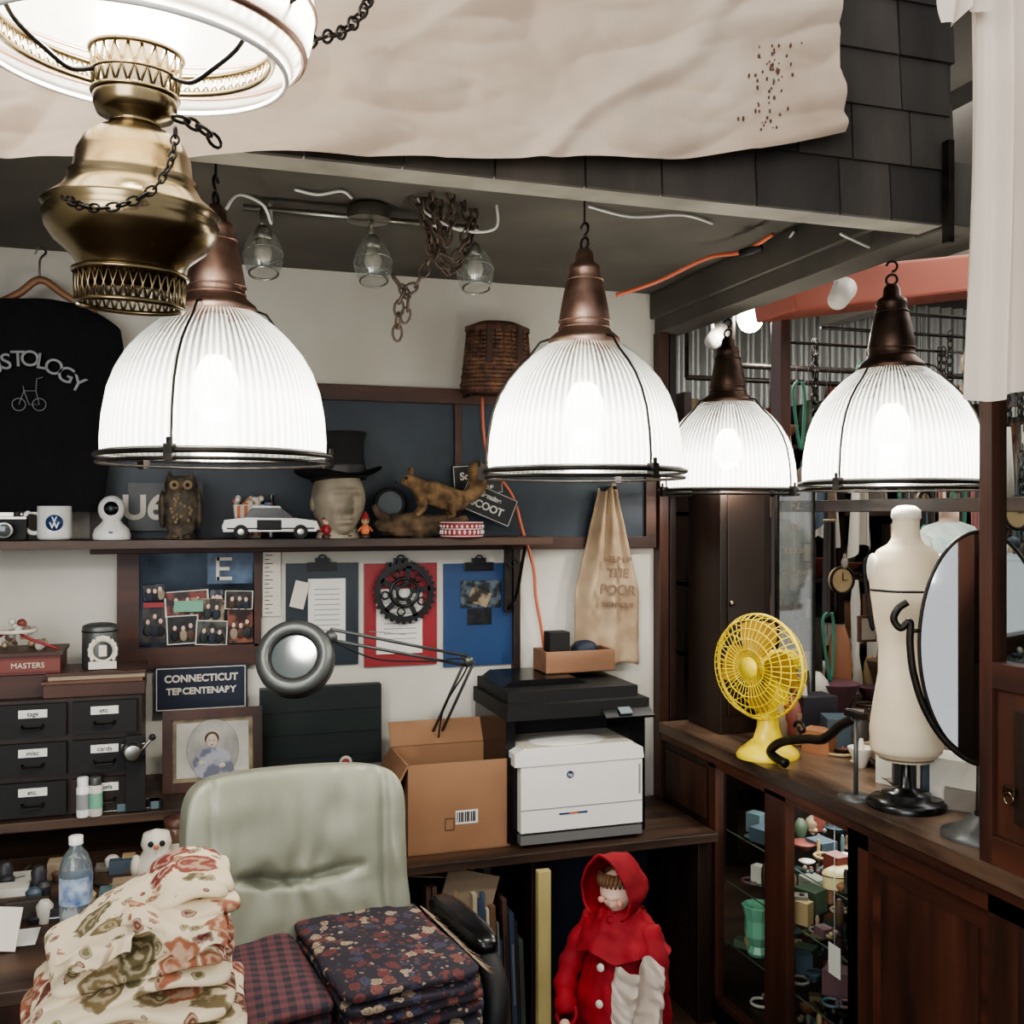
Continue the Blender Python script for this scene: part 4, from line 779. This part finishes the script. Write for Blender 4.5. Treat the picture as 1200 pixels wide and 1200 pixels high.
# ================= RIGHT COUNTER / DISPLAY CASE =================
CTZ=.87;A0=AR;A1=2.06
o=O('display_counter')
o.bx(A0-.012,A1,.7,BW-.06,CTZ-.035,CTZ,ctop).bx(A0-.006,A0+.01,.7,BW-.06,CTZ-.06,CTZ-.035,rwood)
o.bx(A1-.02,A1,.7,BW-.06,0,CTZ-.035,rwoodv).bx(A0,A1,.7,BW-.06,.0,.06,dwood)
f=lambda b0,b1,z0,z1,m=rwoodv,a0=A0,a1=A0+.03:o.bx(a0,a1,b0,b1,z0,z1,m)
f(2.89,BW-.06,.06,CTZ-.035,dwood,A0+.006);f(2.86,2.9,.0,CTZ-.035,rwoodv);f(2.47,2.575,0,CTZ-.035);f(2.15,2.19,0,CTZ-.035);f(2.15,2.9,.0,.08,rwood);f(2.15,2.9,CTZ-.075,CTZ-.035,rwood)
f(1.62,2.19,0,.1,rwood);f(1.62,2.19,CTZ-.1,CTZ-.035,rwood);f(1.64,1.72,0,CTZ-.035);f(2.11,2.19,0,CTZ-.035);o.bx(A0+.014,A0+.03,1.7,2.12,.1,CTZ-.1,rwood);o.bx(A0+.006,A0+.02,1.755,2.07,.15,CTZ-.15,rwoodv)
f(.7,1.64,0,CTZ-.035,dwood);o.bx(A0-.004,A0,1.15,1.55,.15,.7,rwood)
o.bx(A0,A0+.008,2.93,3.2,.62,.78,rwoodv).bx(A0,A0+.008,2.93,3.2,.12,.56,rwoodv)
for z in(.60,.44,.25): o.bx(A0+.04,A1-.03,2.19,2.86,z-.004,z,clear).bx(A0+.04,A0+.043,2.19,2.86,z-.003,z,PAL[3])
def clutter(o,x0,x1,y0,y1,z,n,s=1,hm=.06,pal=PAL):
    for k in range(n):
        x=random.uniform(x0,x1);y=random.uniform(y0,y1);m=random.choice(pal);h=random.uniform(.01,hm)*s;r_=random.uniform(.01,.03)*s;t=k%6
        if t==0: o.box((x,y,z+h/2),(r_*2,r_*2.4,h),m,T((x,y,0))@R(random.uniform(0,90))@T((-x,-y,0)))
        elif t==1: o.lathe([(r_*.7,0),(r_,h*.5),(r_*.8,h*.8),(r_*.4,h)],m,14,(x,y,z))
        elif t==2: o.lathe([(r_*.5,0),(r_*1.3,h*.4),(r_*1.35,h*.45),(0,h*.3)],m,16,(x,y,z))
        elif t==3: o.tor((x,y,z+.006),r_,.005,m,16,6)
        elif t==4:
            for j in range(7): o.sph((x+random.uniform(-r_,r_),y+random.uniform(-r_,r_),z+.006+random.uniform(0,.012)),.007,random.choice(pal),8)
        else: o.lathe([(r_*.6,0),(r_*.5,h*.2),(r_*.25,h*.5),(r_*.35,h*1.2),(r_*.2,h*1.5)],m,12,(x,y,z))
for z in(.601,.441,.251,.061): clutter(o,A0+.06,A1-.05,2.22,2.83,z,90,1.05,.07)
o.done()
O('display_glass').bx(A0+.012,A0+.016,2.19,2.47,.08,CTZ-.08,clear).bx(A0+.012,A0+.016,2.575,2.86,.08,CTZ-.08,clear).done()
o=O('jadeite_vase',T((1.68,2.74,.251)));o.lathe([(.03,0),(.035,.01),(.028,.03),(.042,.06),(.04,.11),(.05,.15),(.045,.152),(.036,.11)],jade,10,sm=False).done()
o=O('oval_tin_box',T((1.68,2.33,.601)));o.lathe([(.05,0),(.052,.035),(.05,.04),(.03,.05),(0,.052)],P('tin_cream',(216,198,150),.4),32,sy=.7).tor((0,0,.034),.052,.002,brass,32,5,sy=.7);o.done()
o=O('price_tag');o.box((1.625,2.28,.43),(.002,.05,.08),paper).cyl((1.625,2.28,.47),(1.625,2.28,.79),.001,white,4);o.done()
o=O('display_cabinet');ca=A0;y1=1.745
o.bx(ca,ca+.04,y1-.035,y1,CTZ,2.2,rwoodv).bx(ca,ca+.04,.75,.8,CTZ,2.2,rwoodv).bx(ca,ca+.04,.8,y1-.035,1.235,1.29,rwood).bx(ca,ca+.04,.8,y1-.035,CTZ,.93,rwood).bx(ca+.012,ca+.03,.8,y1-.035,.93,1.235,rwoodv)
o.bx(ca+.004,ca+.014,1.35,y1-.09,.97,1.2,dwood).bx(ca,ca+.42,.75,y1,2.16,2.2,dwood).bx(ca+.40,ca+.42,.75,y1,CTZ,2.16,rwoodv).bx(ca+.04,ca+.42,.75,.77,CTZ,2.16,dwood)
o.bx(ca+.015,ca+.4,.8,y1-.02,1.23,1.25,dwood).bx(ca+.04,ca+.055,y1-.02,y1,CTZ,1.24,dwood)
for z in(1.5,1.8): o.bx(ca+.05,ca+.4,.8,y1-.02,z-.004,z,clear)
o.tor((0,0,0),.012,.003,brass,16,6,M=T((ca-.004,1.66,1.02))@R(90,'Y')).box((ca-.003,1.66,1.035),(.006,.03,.02),brass)
for z in(1.25,1.501,1.801): clutter(o,ca+.08,ca+.36,1.0,1.68,z,30,1.8,.1)
o.done(.002)
O('cabinet_glass').bx(ca+.018,ca+.021,.8,y1-.035,1.29,2.16,clear).done()
# ================= FAN =================
fp=at(893,885,3.05);o=O('desk_fan',T((fp.x+.02,fp.y,CTZ)))
o.lathe([(.095,0),(.097,.008),(.09,.02),(.07,.035),(.045,.055),(.034,.09),(.03,.13),(.026,.17)],yellow,48,sx=1,sy=.85)
o.M=o.M@T((-.01,0,.272))@R(-70)
o.cyl((0,.005,0),(0,.11,0),.045,yellow,28,.04).sph((0,.11,0),(.04,.03,.04),yellow,24).box((0,.05,-.06),(.04,.05,.06),yellow).box((0,.05,-.1),(.05,.06,.04),yellow)
RF=.155
for k in range(44):
    a=2*pi*k/44;c_,s_=cos(a),sin(a)
    o.tube([(.03*c_,-.075,.03*s_),(.09*c_,-.078,.09*s_),(.14*c_,-.062,.14*s_),(RF*c_,-.03,RF*s_)],.0016,yellow,4)
    if k%2==0: o.tube([(.045*c_,.035,.045*s_),(.11*c_,.03,.11*s_),(.145*c_,.005,.145*s_),(RF*c_,-.03,RF*s_)],.0016,yellow,4)
for rr,yy in((RF,-.03),(.155,-.024),(.14,-.062),(.115,-.0735),(.085,-.078),(.055,-.077),(.11,.03),(.14,.01)):
    o.tube([(rr*cos(i*pi/24),yy,rr*sin(i*pi/24)) for i in range(48)],.0035 if rr>.15 else .0018,yellow,6,True)
o.lathe([(.032,0),(.03,.006),(0,.008)],yellow,28,M=T((0,-.076,0))@R(90,'X'))
fbl=P('fan_blade',(176,144,56),.4)
for k in range(4):
    def bl(u,v,k=k):
        r_=.025+.11*v;a=radians(90*k)+ (u-.5)*(.7+.5*sin(pi*v));return (r_*cos(a),-.03+(u-.5)*-.035,r_*sin(a))
    o.grid(bl,8,8,fbl)
o.cyl((0,-.045,0),(0,.0,0),.026,yellow,20);o.done()
# ================= DRESS FORM =================
mp_=at(1062,945,2.54);o=O('dress_form',T((mp_.x,mp_.y,CTZ)))
o.lathe([(.092,0),(.094,.012),(.085,.02),(.06,.022),(.058,.035),(.035,.04),(.016,.05),(.014,.11)],blackg,40)
RG=[(.125,.07,.06,0),(.14,.085,.075,0),(.19,.088,.08,0),(.25,.08,.074,0),(.33,.067,.06,0),(.40,.066,.056,0),(.46,.077,.062,.004),(.52,.086,.07,.008),(.57,.09,.066,.004),(.61,.086,.055,0),(.635,.07,.045,0),(.65,.045,.036,0),(.665,.034,.032,0),(.69,.031,.031,0),(.715,.032,.032,0)]
def df(u,v):
    t=v*(len(RG)-1);i=min(int(t),len(RG)-2);t-=i;q=[RG[i][j]*(1-t)+RG[i+1][j]*t for j in range(4)];a=2*pi*u
    bust=.014*exp(-((q[0]-.52)/.04)**2)*(exp(-((a-4.2)/.35)**2)+exp(-((a-5.2)/.35)**2))
    return (q[1]*cos(a),(q[2]+bust)*sin(a)-q[3],q[0])
o.grid(df,48,56,cream,True,True,M=R(-25)).lathe([(.034,.712),(.036,.718),(.034,.735),(.02,.745),(.0,.747)],offw,28).lathe([(.065,0),(.02,.006)],cream,28,(0,0,.118))
o.tube([V(df(i/40,.525)) for i in range(40)],.003,black,5,True,M=R(-25)).cyl((0,0,.1),(0,0,.13),.012,black)
for s_ in(-1,1): o.sph((s_*.08,0,.588),(.014,.035,.04),offw,14,M=R(-25))
o.done()
# ================= OVAL VANITY MIRROR =================
vp=at(1150,757,2.3);o=O('vanity_mirror',T((vp.x,vp.y,vp.z))@R(-34))
o.lathe([(1,-.002),(1,.002)],mirrorm,64,M=R(90,'X')@S(.128,.255,1),sm=False).tube([(.130*cos(i*pi/32),0,.257*sin(i*pi/32)) for i in range(64)],.0045,iron,8,True)
arm=spline([(-.155,0,.095),(-.175,0,.08),(-.185,0,.055),(-.17,0,.035),(-.15,0,.05),(-.15,0,.0),(-.142,0,-.07),(-.117,0,-.15),(-.072,0,-.22),(-.01,0,-.262),(.05,0,-.25),(.11,0,-.17),(.145,0,-.05),(.15,0,.03),(.17,0,.03),(.18,0,.06)])
o.tube(arm,.0085,iron,10).cyl((-.15,0,.03),(-.128,0,.03),.005,iron)
bz=CTZ-vp.z;o.tube([(0,0,-.26),(0,0,bz+.06),(0,0,bz+.03)],[.01,.012,.02],iron,14).lathe([(.085,0),(.085,.01),(.05,.025),(.02,.05)],greym,36,(0,0,bz));o.done()
o=O('cast_iron_leg');g=lambda x,y,a=1.64:pA(x,y,a)
o.tube(spline([V((1.64,2.53,.885)),g(903,882),g(915,870),g(945,866),g(965,866),g(985,850),g(1002,842)]),[.014,.013,.012,.012]+[.013]*45,iron,10)
o.tube([g(938,864)+V((0,.03*cos(t)*(1-t/9),.025+.02*sin(t)*(1-t/9))) for t in [i*.6 for i in range(12)]],.005,iron,6)
gg=g(1003,842);o.cyl(gg,(gg.x,gg.y,CTZ),.006,greym,10).lathe([(.045,0),(.045,.006),(.01,.012)],greym,24,(gg.x,gg.y,CTZ)).box((gg.x,gg.y,gg.z+.01),(.02,.07,.015),iron);o.done()
o=O('counter_goods');lt=[PAL[i] for i in(0,2,6,5,7,9,11,12,13,3,1)]
clutter(o,1.84,2.03,1.9,2.94,CTZ,110,1.8,.08,lt)
for k in range(6):
    x=1.95;y=2.05+k*.16;o.box((x,y,CTZ+.03+.02*(k%3)),(.1,.12,.06+.04*(k%3)),[PAL[12],PAL[5],PAL[5],PAL[7],PAL[1],PAL[6]][k],T((x,y,0))@R(k*17)@T((-x,-y,0)))
o.done(.001)
o=O('glass_sign');o.bx(1.893,2.03,2.965,2.972,CTZ,1.70,clear2).bx(1.888,1.896,2.96,2.977,CTZ,1.71,iron).bx(2.027,2.035,2.96,2.977,CTZ,1.71,iron)
for i,(t,sz) in enumerate([('RE',.036),('PE',.036),('ESPECIAL',.022),('HARDWARE',.02)]): o.txt(t,sz,PAL[13],(1.962,2.963,1.62-i*.075))
o.done()
o=O('wall_cupboard');o.bx(1.685,1.875,2.98,3.20,CTZ,1.73,dwood).bx(1.71,1.85,2.972,2.98,.93,1.66,P('cupboard_panel',(38,28,22),.3)).bx(1.68,1.885,2.965,3.21,1.73,1.76,dwood);o.sph((1.72,2.965,1.3),.01,brass,10);o.done(.003)
O('trim_partition').bx(2.07,2.11,3.22,3.29,0,2.86,rwoodv).bx(2.07,2.10,1.3,3.22,1.60,1.64,dwood).done(.003)
# shop beyond
o=O('shop_shelving')
for z in(.5,.9,1.25,1.6,1.95): o.bx(2.4,6.1,4.6,5.15,z-.02,z,dwoodh)
for x in(2.4,3.3,4.2,5.1,6.05): o.bx(x,x+.04,4.6,5.15,0,2.2,dwood)
for z in(.5,.9,1.25,1.6,1.95): clutter(o,2.5,6.0,4.65,5.0,z,90,3.4,.085)
o.done()
o=O('antiques_table');o.bx(2.3,4.4,3.5,4.2,.72,.76,dwoodh)
for x in(2.35,4.3):
    for y in(3.55,4.1): o.bx(x,x+.06,y,y+.06,0,.72,dwood)
clutter(o,2.35,4.3,3.55,4.15,.76,150,2.8,.14)
o.done(.001)
o=O('hanging_garments')
gl=[PAL[i] for i in(4,7,2,13,11,5,12,10,12,1,6,13)]
for k in range(46):
    x=2.25+random.uniform(0,2.2);y=random.choice((3.7,4.1))+random.uniform(-.02,.02);zt=random.uniform(1.75,2.05);h=random.uniform(.2,.65);m=gl[k%12];w_=random.uniform(.02,.09);s_=random.random()*9
    o.grid(lambda u,v:(x+(u-.5)*2*w_*(.6+.6*v),y+.02*sin(u*12+s_),zt-h*v-.03*sin(u*5+s_)),12,10,m)
    o.cyl((x,y,zt-.01),(x,y,2.2),.0015,iron,4)
o.cyl((2.15,3.7,2.2),(4.6,3.7,2.2),.012,iron,8).cyl((2.15,4.1,2.2),(4.6,4.1,2.2),.012,iron,8)
for x in(2.15,4.55):
    for y in(3.7,4.1): o.cyl((x,y,2.2),(x,y,2.86),.01,iron,8)
o.done()
o=O('hanging_curios')
strap=[P('strap_green',(64,122,100),.6),P('strap_pink',(170,112,98),.6),P('strap_black',(24,24,24),.6)]
for yy in(2.75,3.05,3.35): o.cyl((2.12,yy,2.24),(3.5,yy,2.24),.006,iron,8)
for k in range(84):
    x=2.14+random.uniform(0,1.3);y=random.choice((2.75,3.05,3.35));z=random.uniform(1.1,2.1);m=random.choice(gl);r_=random.uniform(.02,.055);t=k%6
    if t==0: o.box((x,y,z),(r_*2,.015,r_*2.6),rwoodv).box((x,y-.009,z),(r_*1.6,.004,r_*2.1),m)
    elif t==1: o.lathe([(r_,-.01),(r_,.01)],[offw,PAL[2],PAL[5]][k%3],24,M=T((x,y,z))@R(90,'X')).tor((0,0,0),r_,.006,iron,24,6,M=T((x,y-.01,z))@R(90,'X')).box((x,y-.014,z+r_*.3),(.003,.002,r_*.6),black).box((x+r_*.2,y-.014,z),(r_*.4,.002,.003),black)
    elif t==2: o.tube(spline([(x,y,z+.1),(x-.02,y,z+.05),(x,y-.02,z-.16),(x+.03,y,z+.02),(x+.02,y,z+.1)]),.006,random.choice(strap),6)
    elif t==3: o.sph((x,y,z),(r_*.6,r_*.6,r_),m,14).sph((x,y,z+r_),(r_*.3,r_*.3,r_*.6),m,10)
    elif t==4: o.tube([(x,y,z),(x+.01,y,z-.3)],[.01,.018],m,8).tor((x,y,z-.3),.02,.006,m,12,6)
    else: chain(o,[V((x,y,2.24)),V((x,y,z)),V((x+.02,y,z-.2))],.012,.003,iron,4)
    o.cyl((x,y,z+.01),(x,y,2.24),.001,iron,4)
o.done()
o=O('walking_sticks')
for k in range(20):
    x=2.3+.05*k+random.uniform(-.02,.02);y=2.9+random.uniform(-.06,.06);h=random.uniform(1.3,1.8);o.tube([(x,y,.3),(x+random.uniform(-.05,.05),y,h)],.007,random.choice([barkm,iron,PAL[5],PAL[0],PAL[2]]),6)
    if k%2: o.sph((x,y,h),.025,random.choice(PAL),10)
o.lathe([(.5,.0),(.52,.3),(.5,.3),(.48,.02)],dwood,4,(2.8,2.9,0),sm=False,sy=.25);o.done()
p=at(1112,735,3.05);o=O('mannequin_torso',T((p.x,p.y,p.z-.03)));m=P('shirt_pale_blue',(150,168,166),.8,c2=(190,196,186),ns=20)
o.lathe([(.07,0),(.1,.03),(.11,.12),(.095,.18),(.11,.25),(.11,.29),(.08,.33),(.035,.345)],m,32,sy=.7).cyl((0,0,.33),(0,0,.38),.028,skin,14)
for s_ in(-1,1): o.tube([(s_*.10,0,.29),(s_*.14,-.02,.22),(s_*.15,-.03,.16)],[.04,.04,.045],m,14).tube([(s_*.15,-.03,.16),(s_*.145,-.06,.08)],[.022,.018],skin,10)
o.lathe([(.108,.0),(.112,.02)],PAL[0],32,cap=False,sy=.72).cyl((0,0,-.0),(0,0,-(p.z-.79)),.015,iron);o.done()
O('side_table').bx(p.x-.14,p.x+.2,p.y-.2,p.y+.2,.72,.76,dwood).bx(p.x-.03,p.x+.03,p.y-.03,p.y+.03,0,.72,dwood).done()
o=O('track_spotlight');spg=P('spot_glow',(255,250,240),.5,emit=90)
sp_=at(877,377,4.2);o.cyl((sp_.x,sp_.y+.05,sp_.z+.05),sp_,.04,white,16).sph(sp_+V((-.01,-.03,0)),.05,spg,16).cyl((sp_.x,sp_.y+.05,sp_.z+.05),(sp_.x,sp_.y+.05,2.86),.008,white,8);o.done()
for px,py in((980,345),(835,395)):
    q=at(px,py,3.3 if px>900 else 4.3);o=O('track_spotlight');o.cyl(q+V((.06,.04,.03)),q+V((-.03,-.05,-.03)),.04,PAL[4],20,.032).cyl(q,(q.x,q.y,2.86),.008,white,8);o.done()
O('iron_bracket').bx(AR-.03,AR-.015,1.80,1.82,2.18,2.4,iron).tube([(AR-.02,1.81,2.30),(AR+.08,1.9,2.24)],.006,iron,8).done()
# ================= LIGHTS =================
def area(name,loc,rot,sx,sy,e,col=(1,1,1)):
    l=bpy.data.lights.new(name,'AREA');l.shape='RECTANGLE';l.size=sx;l.size_y=sy;l.energy=e;l.color=col
    ob=bpy.data.objects.new(name,l);bpy.context.scene.collection.objects.link(ob);ob.location=loc;ob.rotation_euler=[radians(a) for a in rot];return ob
def pt(name,loc,e,r=.1,col=(1,.96,.9)):
    l=bpy.data.lights.new(name,'POINT');l.energy=e;l.shadow_soft_size=r;l.color=col
    ob=bpy.data.objects.new(name,l);bpy.context.scene.collection.objects.link(ob);ob.location=loc
area('front_fill_light',(-1.7,-1.9,2.1),(80,0,-32),2.4,2.0,92,(.98,.99,1))  # added soft fill from behind the camera, unseen; no window there
area('side_room_fill',(3.2,2.6,2.8),(0,0,0),2.2,2.0,48,(1,.98,.94))  # added overhead fill to brighten the side room; no fixture
pt('spotlight_bulb',sp_+V((-.06,-.12,-.02)),18,.05)
pt('shop_fill',(4.2,3.0,2.0),22,.15)  # added point fill for the shop beyond, without a lamp body
area('display_case_fill',(1.83,2.52,.825),(0,0,0),.3,.55,3.5,(1,.98,.94))  # added fill inside the case to brighten its shelves; no fixture
wd=bpy.data.worlds.new('World');bpy.context.scene.world=wd;wd.use_nodes=True
wd.node_tree.nodes['Background'].inputs[0].default_value=(.98,.98,1,1);wd.node_tree.nodes['Background'].inputs[1].default_value=.8
# ================= CAMERA =================
cam=bpy.data.cameras.new('camera');co=bpy.data.objects.new('camera',cam);bpy.context.scene.collection.objects.link(co)
cam.sensor_width=36;cam.lens=36;cam.clip_start=.05;co.location=(0,0,CZ);co.rotation_euler=(radians(90),0,-TH);bpy.context.scene.camera=co
sc=bpy.context.scene
try:
    sc.view_settings.view_transform='AgX';sc.view_settings.look='AgX - Medium High Contrast';sc.view_settings.exposure=.2
except Exception as e: print(e)
